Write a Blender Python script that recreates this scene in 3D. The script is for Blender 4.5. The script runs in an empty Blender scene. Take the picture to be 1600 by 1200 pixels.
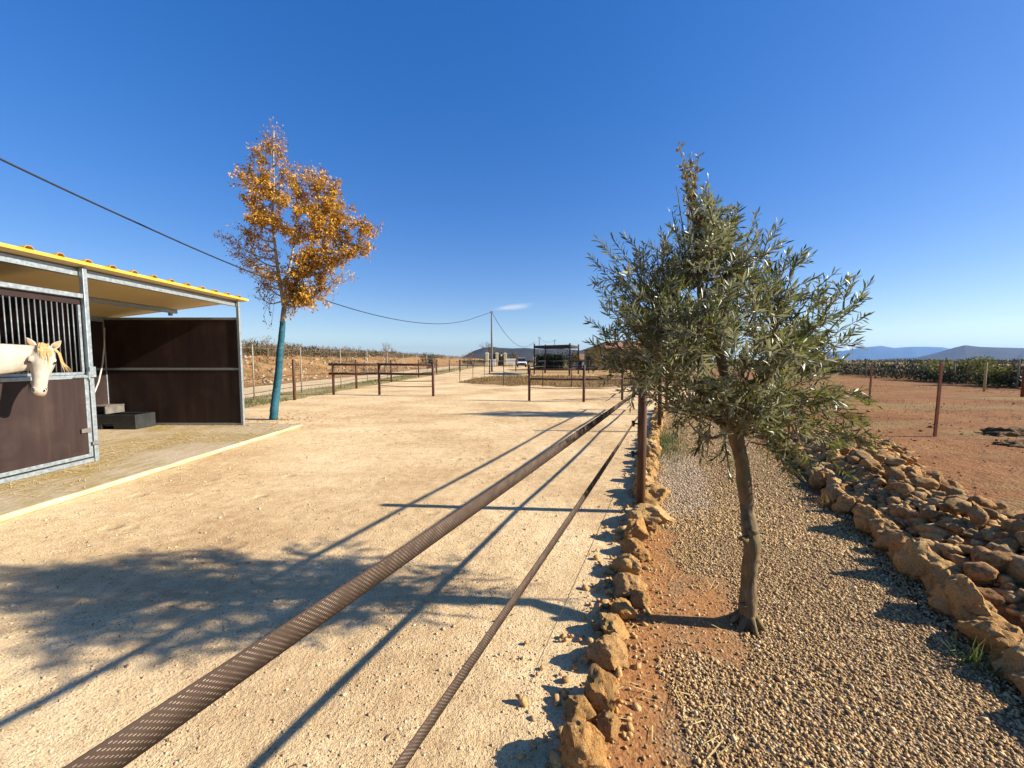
USE_HAZE = True
import bpy, bmesh, math, random
import numpy as np
from mathutils import Vector, Matrix, Euler, noise
R = math.radians
random.seed(7); rng = np.random.default_rng(7)
S = bpy.context.scene
COL = S.collection
# ------------------------------------------------------------------ camera
HC = 1.5; F = 600.0; PITCH = math.atan(38/600.0)
cam = bpy.data.cameras.new('camera'); cam.sensor_width = 36; cam.lens = 36*F/1600
cam.clip_start = 0.05; cam.clip_end = 30000
co = bpy.data.objects.new('camera', cam); COL.objects.link(co)
co.location = (0, 0, HC); co.rotation_euler = (math.pi/2-PITCH, 0, 0); S.camera = co
cp, sp = math.cos(PITCH), math.sin(PITCH)
def ray(u, v):
    x = (u-800)/F; y = (v-600)/F
    return Vector((x, cp-y*sp, -sp-y*cp))
def G(u, v, z=0.0):
    d = ray(u, v); t = (z-HC)/d.z
    return Vector((d.x*t, d.y*t, z))
def P(u, v, Y):
    d = ray(u, v); t = Y/d.y
    return Vector((d.x*t, Y, HC+d.z*t))
# fence frame: s runs along the tape fence, o to its right
U2 = Vector((.391, .920)).normalized(); N2 = Vector((U2.y, -U2.x))
def FR(s, o, z=0.0): return Vector((U2.x*s+N2.x*o, U2.y*s+N2.y*o, z))
def toF(p): return (p.x*U2.x+p.y*U2.y, p.x*N2.x+p.y*N2.y)

# ------------------------------------------------------------------ object helpers
def tag(o, label=None, cat=None, group=None, kind=None):
    if label: o['label'] = label
    if cat: o['category'] = cat
    if group: o['group'] = group
    if kind: o['kind'] = kind
    return o
def empty(name, loc, label, cat, group=None):
    o = bpy.data.objects.new(name, None); COL.objects.link(o); o.location = loc
    o.empty_display_size = .1
    return tag(o, label, cat, group)
def rootloc(o):
    while o.parent: o = o.parent
    return Vector(o.location)
def link(name, me, m, parent=None, loc=None):
    o = bpy.data.objects.new(name, me); COL.objects.link(o)
    if m is not None: me.materials.append(m)
    if parent: o.parent = parent
    if loc is not None: o.location = loc
    return o
def copy_tree(o, parent=None):
    c = o.copy(); COL.objects.link(c)
    if parent: c.parent = parent
    for ch in o.children: copy_tree(ch, c)
    return c
def np_mesh(name, V, Fc, smooth=False):
    V = np.asarray(V, dtype=np.float32); Fc = np.asarray(Fc, dtype=np.int32)
    me = bpy.data.meshes.new(name); k = Fc.shape[1]
    me.vertices.add(len(V)); me.vertices.foreach_set('co', V.ravel())
    me.loops.add(Fc.size); me.loops.foreach_set('vertex_index', Fc.ravel())
    me.polygons.add(len(Fc)); me.polygons.foreach_set('loop_start', np.arange(0, Fc.size, k, dtype=np.int32))
    if smooth: me.polygons.foreach_set('use_smooth', np.ones(len(Fc), dtype=bool))
    me.update(calc_edges=True); me.validate()
    return me

class MB:
    def __init__(s): s.v = []; s.f = []; s.uv = None
    def add(s, vs, fs):
        b = len(s.v); s.v += [Vector(q) for q in vs]; s.f += [tuple(i+b for i in f) for f in fs]; return s
    def box(s, c, d, rot=None):
        c = Vector(c); h = [q/2 for q in d]; vs = []
        M = rot if rot is not None else Matrix.Identity(3)
        for z in (-1, 1):
            for x, y in ((-1, -1), (1, -1), (1, 1), (-1, 1)):
                vs.append(c+M@Vector((x*h[0], y*h[1], z*h[2])))
        return s.add(vs, [(0,3,2,1),(4,5,6,7),(0,1,5,4),(1,2,6,5),(2,3,7,6),(3,0,4,7)])
    def bb(s, a, b):
        return s.box([(a[i]+b[i])/2 for i in range(3)], [abs(b[i]-a[i]) for i in range(3)])
    def bar(s, a, b, w, h, up=(0,0,1)):
        a, b = Vector(a), Vector(b); d = (b-a); L = d.length; d.normalize()
        x = d.cross(Vector(up)).normalized(); z = x.cross(d)
        M = Matrix((x, d, z)).transposed()
        return s.box((a+b)/2, (w, L, h), M)
    def tube(s, path, rad, n=6, cap=True):
        path = [Vector(p) for p in path]
        if not hasattr(rad, '__len__'): rad = [rad]*len(path)
        t = (path[1]-path[0]).normalized()
        x = t.orthogonal().normalized(); b = len(s.v)
        for i, p in enumerate(path):
            if 0 < i < len(path)-1: t2 = (path[i+1]-path[i-1])
            elif i == 0: t2 = path[1]-path[0]
            else: t2 = path[-1]-path[-2]
            if t2.length > 1e-9: t2.normalize()
            else: t2 = t
            x = (x - t2*x.dot(t2))
            x = x.normalized() if x.length > 1e-6 else t2.orthogonal().normalized()
            y = t2.cross(x); t = t2
            for k in range(n):
                a = 2*math.pi*k/n
                s.v.append(p+(x*math.cos(a)+y*math.sin(a))*rad[i])
        for i in range(len(path)-1):
            for k in range(n):
                k2 = (k+1) % n
                s.f.append((b+i*n+k, b+i*n+k2, b+(i+1)*n+k2, b+(i+1)*n+k))
        if cap:
            s.f.append(tuple(b+k for k in reversed(range(n))))
            e = b+(len(path)-1)*n; s.f.append(tuple(e+k for k in range(n)))
        return s
    def rings(s, rs):
        """rs: list of (centre, xaxis*rx, yaxis*ry); lofted with n=16"""
        n = 16; b = len(s.v)
        for c, x, y in rs:
            for k in range(n):
                a = 2*math.pi*k/n; s.v.append(Vector(c)+x*math.cos(a)+y*math.sin(a))
        for i in range(len(rs)-1):
            for k in range(n):
                k2 = (k+1) % n; s.f.append((b+i*n+k, b+i*n+k2, b+(i+1)*n+k2, b+(i+1)*n+k))
        s.f.append(tuple(b+k for k in reversed(range(n))))
        e = b+(len(rs)-1)*n; s.f.append(tuple(e+k for k in range(n)))
        return s
    def build(s, name, m, parent=None, smooth=False, bevel=0.0):
        off = rootloc(parent) if parent else Vector()
        me = bpy.data.meshes.new(name)
        me.from_pydata([tuple(q-off) for q in s.v], [], s.f)
        if smooth:
            for p in me.polygons: p.use_smooth = True
        me.update()
        bm = bmesh.new(); bm.from_mesh(me); bmesh.ops.recalc_face_normals(bm, faces=bm.faces); bm.to_mesh(me); bm.free()
        o = link(name, me, m, parent)
        if bevel:
            bv = o.modifiers.new('bevel', 'BEVEL'); bv.width = bevel; bv.segments = 2; bv.limit_method = 'ANGLE'
        return o

# ------------------------------------------------------------------ materials
MATS = {}
class NT:
    def __init__(s, name):
        s.m = bpy.data.materials.new(name); s.m.use_nodes = True; s.t = s.m.node_tree
        s.b = s.t.nodes['Principled BSDF']; s.out = s.t.nodes['Material Output']
        tc = s.t.nodes.new('ShaderNodeTexCoord'); s.co = tc.outputs['Object']; s.tc = tc
    def n(s, typ, **kw):
        q = s.t.nodes.new(typ)
        for k, v in kw.items(): setattr(q, k, v)
        return q
    def L(s, a, b): s.t.links.new(a, b)
    def set(s, sock, v):
        if hasattr(v, 'is_output') or isinstance(v, bpy.types.NodeSocket): s.L(v, sock)
        else: sock.default_value = v
    def noise(s, scale, detail=4, rough=.55, vec=None, dist=0):
        q = s.n('ShaderNodeTexNoise'); q.inputs['Scale'].default_value = scale
        q.inputs['Detail'].default_value = detail; q.inputs['Roughness'].default_value = rough
        q.inputs['Distortion'].default_value = dist
        s.L(vec if vec is not None else s.co, q.inputs['Vector']); return q.outputs['Fac']
    def vor(s, scale, out='Distance', vec=None, feature='F1'):
        q = s.n('ShaderNodeTexVoronoi'); q.feature = feature; q.inputs['Scale'].default_value = scale
        s.L(vec if vec is not None else s.co, q.inputs['Vector']); return q.outputs[out]
    def ramp(s, fac, stops):
        q = s.n('ShaderNodeValToRGB'); e = q.color_ramp.elements
        while len(e) < len(stops): e.new(.5)
        for i, (p, c) in enumerate(stops):
            e[i].position = p
            e[i].color = (c, c, c, 1) if not hasattr(c, '__len__') else (*c, 1)
        s.L(fac, q.inputs['Fac']); return q.outputs['Color']
    def mix(s, fac, a, b, typ='MIX'):
        q = s.n('ShaderNodeMix'); q.data_type = 'RGBA'; q.blend_type = typ
        s.set(q.inputs['Factor'], fac)
        for i, v in ((6, a), (7, b)):
            if isinstance(v, bpy.types.NodeSocket): s.L(v, q.inputs[i])
            else: q.inputs[i].default_value = (*v, 1)
        return q.outputs[2]
    def math(s, op, a, b=0.0, c=None):
        q = s.n('ShaderNodeMath'); q.operation = op
        s.set(q.inputs[0], a); s.set(q.inputs[1], b)
        if c is not None: s.set(q.inputs[2], c)
        return q.outputs[0]
    def bump(s, h, strength=.5, dist=.01, prev=None):
        q = s.n('ShaderNodeBump'); q.inputs['Strength'].default_value = strength; q.inputs['Distance'].default_value = dist
        s.L(h, q.inputs['Height'])
        if prev is not None: s.L(prev, q.inputs['Normal'])
        return q.outputs['Normal']
    def done(s, col, rough=.8, normal=None, metal=0.0, spec=.3):
        s.set(s.b.inputs['Base Color'], col if isinstance(col, bpy.types.NodeSocket) else (*col, 1))
        s.set(s.b.inputs['Roughness'], rough); s.b.inputs['Metallic'].default_value = metal
        s.b.inputs['Specular IOR Level'].default_value = spec
        if normal is not None: s.L(normal, s.b.inputs['Normal'])
        return s.m
    def rnd(s):  # per-object random
        return s.n('ShaderNodeObjectInfo').outputs['Random']
    def isl(s):
        return s.n('ShaderNodeNewGeometry').outputs['Random Per Island']
    def sep(s, vec=None):
        q = s.n('ShaderNodeSeparateXYZ'); s.L(vec if vec is not None else s.co, q.inputs[0]); return q.outputs
def simple(name, c1, c2, scale=8, rough=.6, bump=0.0, bscale=60, metal=0.0, spec=.3, dist=.004):
    t = NT(name); col = t.mix(t.ramp(t.noise(scale, 5), [(.35, 0.0), (.65, 1.0)]), c1, c2)
    nr = t.bump(t.noise(bscale, 4), bump, dist) if bump else None
    return t.done(col, rough, nr, metal, spec)

def earth(name, cols, fine=120, bump=.6, dist=.01, macro=.5, speck=None, coarse=14, streak=None, prints=False, span=.14):
    """cols: dark, mid, light"""
    wm_ = lambda c: (c[0], c[1]*.95, c[2]*.80)
    cols = [wm_(c) for c in cols]
    if speck: speck = (speck[0], wm_(speck[1]), speck[2])
    if streak: streak = (streak[0], wm_(streak[1]), streak[2], streak[3])
    t = NT(name)
    a = t.noise(macro, 6, .6); b = t.noise(coarse, 5, .6); f = t.noise(fine, 3, .6)
    mixv = t.math('ADD', t.math('MULTIPLY', a, .5), t.math('ADD', t.math('MULTIPLY', b, .25), t.math('MULTIPLY', f, .25)))
    col = t.ramp(mixv, [(.5-span, cols[0]), (.5, cols[1]), (.5+span, cols[2])])
    if speck:
        v = t.vor(speck[0], 'Color'); sv = t.sep(v)[0]
        m = t.ramp(sv, [(speck[2], 0.0), (speck[2]+.03, 1.0)])
        col = t.mix(t.math('MULTIPLY', m, .8), col, speck[1])
    if streak:
        mp = t.n('ShaderNodeMapping'); mp.inputs['Scale'].default_value = streak[0]; mp.inputs['Rotation'].default_value = (0, 0, streak[3])
        t.L(t.co, mp.inputs['Vector'])
        m = t.ramp(t.noise(1, 4, .6, mp.outputs[0]), [(.5, 0.0), (.7, 1.0)])
        col = t.mix(t.math('MULTIPLY', m, streak[2]), col, streak[1])
    h = t.math('ADD', t.math('MULTIPLY', f, .6), t.math('ADD', t.math('MULTIPLY', b, .8), t.math('MULTIPLY', t.noise(fine*.35, 3), .8)))
    nr = t.bump(h, bump, dist)
    if prints:
        vv = t.vor(2.6); sel = t.sep(t.vor(2.6, 'Color'))[1]
        dent = t.math('MULTIPLY', t.ramp(vv, [(.10, 1.0), (.24, 0.0)]), t.math('GREATER_THAN', sel, .55))
        dent = t.math('ADD', dent, t.math('MULTIPLY', t.noise(3.2, 3), 1.2))
        nr = t.bump(t.math('MULTIPLY', dent, -1.0), .42, .04, nr)
    return t.done(col, .95, nr, 0, .1)

M = {}
def mk_mats():
    M['yard'] = earth('yard_grit', [(.44,.30,.17), (.62,.462,.285), (.76,.60,.405)], 150, .8, .014, .45, (170, (.24,.165,.105), .90), 9, streak=((.35,1.6,1), (.46,.31,.19), .5, .3), prints=True, span=.09)
    M['ground'] = earth('scrub_earth', [(.16,.11,.05), (.20,.15,.07), (.24,.19,.10)], 3, .5, .05, .02)
    M['red'] = earth('red_earth', [(.15,.064,.027), (.23,.108,.046), (.31,.165,.075)], 38, .9, .05, .5, None, 4, streak=((.22,.6,1), (.245,.185,.088), .95, -.4))
    M['bank'] = earth('orange_bank', [(.20,.10,.045), (.32,.17,.075), (.40,.26,.13)], 12, .9, .1, .2, (2.2, (.16,.14,.07), .72), 1.5)
    M['track'] = earth('pale_track', [(.44,.33,.21), (.55,.43,.29), (.63,.51,.37)], 40, .4, .02, .3)
    M['clod'] = earth('dark_clods', [(.07,.045,.022), (.12,.075,.038), (.20,.13,.07)], 14, 1.0, .06, 1.5)
    M['verge'] = earth('verge_earth', [(.20,.16,.07), (.30,.24,.12), (.40,.31,.19)], 30, .6, .03, 1.2)
    M['drygrass'] = earth('dry_weed_earth', [(.14,.09,.04), (.21,.13,.06), (.30,.20,.10)], 20, .8, .05, .8)
    M['paddock'] = earth('tan_paddock', [(.30,.19,.085), (.37,.24,.11), (.42,.29,.15)], 20, .4, .02, .2)
    # gravel bed: pebble ground, with red earth along the kerb and round the trunk
    t = NT('gravel_bed')
    v = t.vor(75, 'Color'); d = t.vor(75, 'Distance')
    peb = t.ramp(t.sep(v)[0], [(0, (.15,.085,.035)), (.35, (.29,.18,.08)), (.7, (.43,.29,.14)), (1, (.56,.44,.27))])
    peb = t.mix(t.ramp(d, [(.25, 0.0), (.6, .75)]), peb, (.10,.065,.04))
    x, y, z = t.sep()
    s_ = t.math('ADD', t.math('MULTIPLY', x, U2.x), t.math('MULTIPLY', y, U2.y))
    o_ = t.math('ADD', t.math('MULTIPLY', x, N2.x), t.math('MULTIPLY', y, N2.y))
    wob = t.math('MULTIPLY', t.math('SUBTRACT', t.noise(2.2, 4), .5), .55)
    strip = t.ramp(t.math('ADD', o_, wob), [(.0, 1.0), (.17, 0.0)])
    dx = t.math('SUBTRACT', s_, 2.45); dy = t.math('SUBTRACT', o_, .18)
    rr = t.math('SQRT', t.math('ADD', t.math('MULTIPLY', t.math('MULTIPLY', dx, dx), .5), t.math('MULTIPLY', dy, dy)))
    ring = t.ramp(t.math('ADD', rr, wob), [(.12, 1.0), (.34, 0.0)])
    fade = t.ramp(s_, [(0, 1.0), (1, 1.0)])
    far = t.math('LESS_THAN', s_, 3.55)
    msk = t.math('MULTIPLY', t.math('MAXIMUM', strip, ring), far)
    f = t.noise(60, 4)
    soil = t.ramp(f, [(.3, (.24,.10,.035)), (.55, (.33,.155,.055)), (.75, (.42,.23,.095))])
    gx = t.math('DIVIDE', t.math('SUBTRACT', s_, 5.2), 1.55); gy = t.math('DIVIDE', t.math('ADD', o_, .05), .43)
    gd = t.math('ADD', t.math('ADD', t.math('MULTIPLY', gx, gx), t.math('MULTIPLY', gy, gy)), t.math('MULTIPLY', wob, 2.2))
    peb = t.mix(t.ramp(gd, [(.85, .85), (1.15, 0.0)]) if False else t.math('MULTIPLY', t.math('LESS_THAN', gd, 1.0), .85), peb, t.ramp(t.sep(v)[1], [(0, (.24,.165,.095)), (.5, (.42,.315,.20)), (1, (.56,.45,.31))]))
    col = t.mix(msk, peb, soil)
    hh = t.math('ADD', t.math('MULTIPLY', t.math('MULTIPLY', t.math('SUBTRACT', 1.0, d), .8), t.math('SUBTRACT', 1.0, t.math('MULTIPLY', msk, .85))), t.math('MULTIPLY', t.math('ADD', f, t.noise(14, 4)), .7))
    M['bed'] = t.done(col, .9, t.bump(hh, .9, .012), 0, .15)
    # pebbles
    def peb_mat(name, stops):
        t = NT(name); c = t.ramp(t.isl(), stops)
        c = t.mix(.25, c, t.ramp(t.noise(180, 3), [(.3, (.18,.105,.05)), (.7, (.56,.43,.26))]))
        return t.done(c, .75, None, 0, .25)
    M['pebble'] = peb_mat('warm_pebbles', [(0, (.18,.09,.027)), (.3, (.35,.20,.065)), (.6, (.50,.31,.11)), (.85, (.60,.42,.18)), (1, (.68,.53,.30))])
    M['greypeb'] = peb_mat('grey_chippings', [(0, (.24,.165,.095)), (.4, (.42,.315,.20)), (1, (.58,.46,.31))])
    M['grit'] = peb_mat('pale_grit', [(0, (.26,.17,.085)), (.3, (.46,.33,.18)), (1, (.66,.51,.33))])
    # rocks
    def rock(name, tints):
        t = NT(name); rnd = t.rnd()
        q = t.n('ShaderNodeVectorMath'); q.operation = 'ADD'; t.L(t.co, q.inputs[0])
        cm = t.n('ShaderNodeCombineXYZ')
        for i in range(3): t.L(t.math('MULTIPLY', rnd, 37.0+i*11), cm.inputs[i])
        t.L(cm.outputs[0], q.inputs[1]); vec = q.outputs[0]
        n1 = t.noise(9, 6, .6, vec); n2 = t.noise(45, 4, .6, vec)
        base = t.ramp(t.math('FRACT', t.math('MULTIPLY', rnd, 7.31)), tints)
        c = t.mix(t.ramp(n1, [(.4, 0.0), (.6, .75)]), base, (.45,.285,.115))
        c = t.mix(t.ramp(n1, [(.3, .8), (.44, 0.0)]), c, (.14,.075,.035))
        c = t.mix(t.ramp(n2, [(.35, .55), (.5, 0.0)]), c, (.12,.065,.03))
        c = t.mix(t.ramp(t.noise(22, 3, .5, vec), [(.62, 0.0), (.7, .5)]), c, (.54,.42,.25))
        h = t.math('ADD', n1, t.math('MULTIPLY', n2, .5))
        return t.done(c, .9, t.bump(h, .9, .02), 0, .15)
    M['rock'] = rock('ochre_rock', [(0, (.42,.19,.045)), (.35, (.46,.25,.075)), (.7, (.48,.31,.13)), (1, (.36,.15,.035))])
    M['rock2'] = rock('brown_rock', [(0, (.30,.12,.03)), (.4, (.33,.155,.042)), (.7, (.38,.22,.085)), (.85, (.20,.125,.06)), (1, (.40,.15,.027))])
    M['palestone'] = simple('pale_stone', (.36,.28,.18), (.27,.19,.11), 6, .9, .6, 20)
    # metals
    t = NT('galvanised_steel'); n1 = t.noise(25, 5)
    M['galv'] = t.done(t.ramp(n1, [(.3, (.24,.28,.29)), (.7, (.36,.40,.41))]), t.ramp(n1, [(.3, .35), (.7, .55)]), None, .55, .4)
    M['bar'] = simple('dull_steel_bar', (.13,.15,.155), (.20,.22,.225), 20, .5, 0, 1, .4)
    # rust-brown painted posts
    t = NT('rusty_brown_tube'); x, y, z = t.sep()
    mp = t.n('ShaderNodeMapping'); mp.inputs['Scale'].default_value = (30, 30, 2.5); t.L(t.co, mp.inputs['Vector'])
    n1 = t.noise(1, 5, .6, mp.outputs[0])
    M['rust'] = t.done(t.ramp(n1, [(.3, (.045,.021,.010)), (.55, (.095,.042,.018)), (.75, (.17,.075,.03))]), .6, t.bump(t.noise(160, 3), .25, .003), 0, .35)
    M['darkrail'] = simple('dark_brown_rail', (.05,.022,.014), (.095,.04,.022), 12, .55, .2, 90)
    M['redpost'] = simple('red_oxide_post', (.15,.035,.014), (.22,.062,.02), 14, .55, .2, 90)
    M['palepost'] = simple('pale_steel_post', (.20,.17,.12), (.30,.26,.19), 14, .5)
    M['yelpost'] = simple('yellowed_post', (.36,.27,.09), (.45,.36,.15), 10, .7)
    M['wire'] = simple('wire', (.14,.12,.10), (.22,.19,.15), 10, .5)
    M['cable'] = simple('black_cable', (.012,.013,.018), (.02,.02,.025), 10, .5)
    # stable boards: brown film faced plywood
    t = NT('brown_board'); mp = t.n('ShaderNodeMapping'); mp.inputs['Scale'].default_value = (6, 6, .5); t.L(t.co, mp.inputs['Vector'])
    n1 = t.noise(1, 5, .6, mp.outputs[0]); n2 = t.noise(2.5, 5)
    c = t.ramp(n1, [(.3, (.014,.006,.005)), (.55, (.025,.012,.009)), (.75, (.042,.023,.017))])
    c = t.mix(t.ramp(n2, [(.5, 0.0), (.78, .4)]), c, (.07,.045,.032))
    c = t.mix(t.ramp(t.noise(60, 3), [(.72, 0.0), (.8, .35)]), c, (.16,.12,.09))
    M['board'] = t.done(c, .6, t.bump(t.noise(140, 3), .15, .002), 0, .35)
    M['boarddark'] = simple('dark_brown_board', (.020,.010,.008), (.030,.015,.012), 3, .5)
    M['roofyel'] = simple('yellow_roof_sheet', (.62,.33,.03), (.70,.40,.05), 3, .45, .05, 60, 0, .4)
    M['rooflin'] = simple('cream_roof_underside', (.55,.43,.23), (.62,.50,.29), 1.2, .55)
    M['black'] = simple('black_plastic', (.02,.022,.022), (.035,.036,.035), 6, .5)
    M['hose'] = simple('pale_hose', (.45,.43,.36), (.55,.52,.45), 6, .5)
    M['plank'] = simple('pale_plank', (.10,.09,.075), (.17,.15,.125), 9, .7)
    # concrete slab with straw dirt
    t = NT('concrete_slab'); a = t.noise(.7, 6); b = t.noise(30, 4); mp = t.n('ShaderNodeMapping'); mp.inputs['Scale'].default_value = (9, 2.4, 1); t.L(t.co, mp.inputs['Vector'])
    w = t.noise(1.3, 6, .65, mp.outputs[0])
    c = t.ramp(b, [(.3, (.36,.28,.18)), (.7, (.50,.41,.28))])
    c = t.mix(t.ramp(t.math('ADD', t.math('MULTIPLY', a, .6), t.math('MULTIPLY', w, .5)), [(.48, 0.0), (.64, .9)]), c, (.28,.20,.065))
    M['slab'] = t.done(c, .9, t.bump(t.math('ADD', b, w), .4, .01), 0, .15)
    M['kerb'] = simple('pale_yellow_kerb', (.46,.37,.18), (.54,.45,.27), 5, .8, .4, 40)
    M['straw'] = simple('straw', (.45,.30,.10), (.58,.44,.19), 30, .8)
    # tapes
    t = NT('woven_tape'); uv = t.tc.outputs['UV']; u, v, _ = t.sep(uv)   # u metres along, v across 0..1
    row = t.math('FLOOR', t.math('MULTIPLY', v, 13.0))
    sh = t.math('ADD', t.math('MULTIPLY', u, 140.0), t.math('MULTIPLY', row, .43))
    fu = t.math('FRACT', sh); fv = t.math('FRACT', t.math('MULTIPLY', v, 13.0))
    glint_dash = t.math('MULTIPLY', t.math('LESS_THAN', fu, .38), t.math('MULTIPLY', t.math('GREATER_THAN', fv, .40), t.math('LESS_THAN', fv, .62)))  # pale dashes: glint of the woven steel wires painted into the colour
    edge = t.math('MULTIPLY', t.math('GREATER_THAN', v, .1), t.math('LESS_THAN', v, .9))
    glint_dash = t.math('MULTIPLY', glint_dash, edge)
    wv = t.noise(220, 2)
    wv2 = t.math('SINE', t.math('MULTIPLY', v, 150.0))
    rib = t.ramp(t.math('ADD', t.math('MULTIPLY', wv2, .25), .5), [(.2, (.036,.023,.016)), (.8, (.062,.042,.031))])
    rib = t.mix(t.ramp(t.noise(6, 4), [(.4, 0.0), (.65, .5)]), rib, (.075,.052,.040))
    c = t.mix(t.math('MULTIPLY', glint_dash, t.ramp(t.noise(40, 2), [(.35, .1), (.65, .85)])), rib, (.52,.41,.29))
    hh = wv
    M['tape'] = t.done(c, .85, t.bump(hh, .2, .001), 0, .1)
    # vegetation
    def leaf(name, stops, under, rough=.4, trans=.25, spec=.4, ucol=None):
        t = NT(name); r = t.isl(); c = t.ramp(r, stops)
        bf = t.n('ShaderNodeNewGeometry').outputs['Backfacing']
        c2 = t.mix(bf, c, under) if under is not None else c
        t.done(c2, rough, None, 0, spec)
        tr = t.n('ShaderNodeBsdfTranslucent'); t.L(c2, tr.inputs['Color'])
        ms = t.n('ShaderNodeMixShader'); ms.inputs[0].default_value = trans
        t.L(t.b.outputs[0], ms.inputs[1]); t.L(tr.outputs[0], ms.inputs[2]); t.L(ms.outputs[0], t.out.inputs['Surface'])
        return t.m
    M['olive'] = leaf('olive_leaf', [(0, (.045,.056,.008)), (.4, (.095,.112,.018)), (.8, (.17,.172,.034)), (1, (.27,.23,.065))], (.25,.245,.12), .40, .32, .45)
    M['oliveyel'] = leaf('yellowed_leaf', [(0, (.14,.12,.03)), (.5, (.24,.19,.05)), (1, (.34,.26,.09))], (.22,.20,.11), .5, .3)
    M['autumn'] = leaf('autumn_leaf', [(0, (.20,.095,.010)), (.3, (.40,.20,.017)), (.65, (.58,.31,.028)), (.9, (.70,.42,.055)), (1, (.50,.34,.13))], None, .5, .3, .3)
    M['autumn2'] = leaf('dry_autumn_leaf', [(0, (.22,.12,.05)), (.5, (.38,.22,.09)), (1, (.52,.32,.10))], None, .6, .3, .3)
    M['shrub'] = leaf('scrub_leaf', [(0, (.038,.036,.012)), (.5, (.065,.060,.018)), (1, (.12,.10,.035))], None, .6, .2, .2)
    M['lime'] = leaf('lime_leaf', [(0, (.10,.11,.02)), (.5, (.17,.17,.03)), (1, (.24,.22,.05))], None, .6, .25, .2)
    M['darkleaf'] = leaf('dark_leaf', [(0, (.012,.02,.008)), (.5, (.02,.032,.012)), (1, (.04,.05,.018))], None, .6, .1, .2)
    M['twig'] = simple('grey_twig', (.13,.085,.045), (.21,.145,.085), 5, .9)
    M['twigbr'] = simple('brown_scrub', (.12,.09,.05), (.20,.15,.09), 3, .9)
    M['grass'] = leaf('green_weed', [(0, (.05,.075,.015)), (.6, (.10,.13,.03)), (1, (.22,.20,.07))], None, .6, .25, .2)
    M['drytuft'] = leaf('dry_tuft', [(0, (.13,.07,.025)), (.5, (.23,.14,.05)), (1, (.36,.26,.12))], None, .8, .2, .1)
    t = NT('olive_bark'); mp = t.n('ShaderNodeMapping'); mp.inputs['Scale'].default_value = (1, 1, .35); t.L(t.co, mp.inputs['Vector'])
    n1 = t.noise(28, 6, .6, mp.outputs[0]); n2 = t.noise(7, 4)
    c = t.ramp(n1, [(.3, (.085,.058,.03)), (.55, (.17,.12,.06)), (.75, (.25,.19,.10))])
    c = t.mix(t.ramp(n2, [(.5, 0.0), (.7, .6)]), c, (.13,.115,.045))
    M['bark'] = t.done(c, .9, t.bump(n1, .8, .012), 0, .15)
    M['palebark'] = simple('pale_bark', (.26,.20,.13), (.42,.35,.25), 6, .8, .4, 40)
    t = NT('teal_wrap'); mp = t.n('ShaderNodeMapping'); mp.inputs['Scale'].default_value = (1.5, 1.5, 7); t.L(t.co, mp.inputs['Vector'])
    n1 = t.noise(1.6, 5, .6, mp.outputs[0])
    M['teal'] = t.done(t.ramp(n1, [(.3, (.012,.062,.088)), (.6, (.022,.098,.13)), (.8, (.055,.15,.17))]), .7, t.bump(n1, .6, .03), 0, .2)
    # buildings far away
    M['yelwall'] = simple('ochre_render', (.36,.25,.08), (.42,.30,.12), 1.5, .9)
    M['gate_yellow'] = simple('cream_pillar', (.60,.50,.24), (.66,.57,.32), 2, .9)
    M['white'] = simple('white_render', (.72,.70,.64), (.80,.78,.73), 2, .9)
    M['tile'] = simple('clay_tile', (.20,.10,.05), (.28,.15,.08), 5, .9, .5, 12)
    M['dark'] = simple('dark_frame', (.02,.014,.012), (.035,.022,.018), 5, .6)
    M['net'] = simple('brown_shade_net', (.09,.055,.045), (.13,.085,.07), 5, .8)
    M['carwhite'] = simple('white_car_paint', (.78,.78,.77), (.82,.82,.81), 2, .25, 0, 1, 0, .5)
    M['glass'] = simple('dark_glass', (.012,.014,.018), (.02,.022,.026), 2, .1, 0, 1, 0, .6)
    M['tyre'] = simple('tyre', (.015,.015,.015), (.025,.025,.025), 8, .8)
    M['concretepole'] = simple('pole_grey', (.11,.105,.095), (.17,.16,.14), 2, .8)
    M['hilldark'] = earth('hill_scrub', [(.030,.028,.022), (.045,.042,.032), (.07,.06,.045)], .05, .6, 8, .004)
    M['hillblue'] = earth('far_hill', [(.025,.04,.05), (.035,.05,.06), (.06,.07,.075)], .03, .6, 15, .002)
    # horse
    t = NT('cream_coat'); n1 = t.noise(7, 5); n2 = t.noise(60, 3)
    c = t.ramp(n1, [(.35, (.33,.285,.22)), (.6, (.43,.385,.31))]); c = t.mix(t.ramp(n2, [(.58, 0.0), (.72, .45)]), c, (.27,.17,.075))
    M['coat'] = t.done(c, .7, t.bump(n2, .15, .002), 0, .2)
    M['mane'] = simple('golden_hair', (.36,.22,.085), (.52,.36,.17), 40, .6)
    M['eye'] = simple('dark_eye', (.01,.008,.006), (.02,.015,.01), 5, .15, 0, 1, 0, .6)
    M['muzzle'] = simple('pink_grey_skin', (.26,.185,.145), (.36,.27,.21), 20, .6)
    M['ear'] = simple('ear_inner', (.30,.18,.10), (.40,.25,.15), 20, .8)
    M['hoof'] = simple('hoof', (.10,.07,.05), (.16,.12,.09), 20, .6)
mk_mats()
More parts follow.
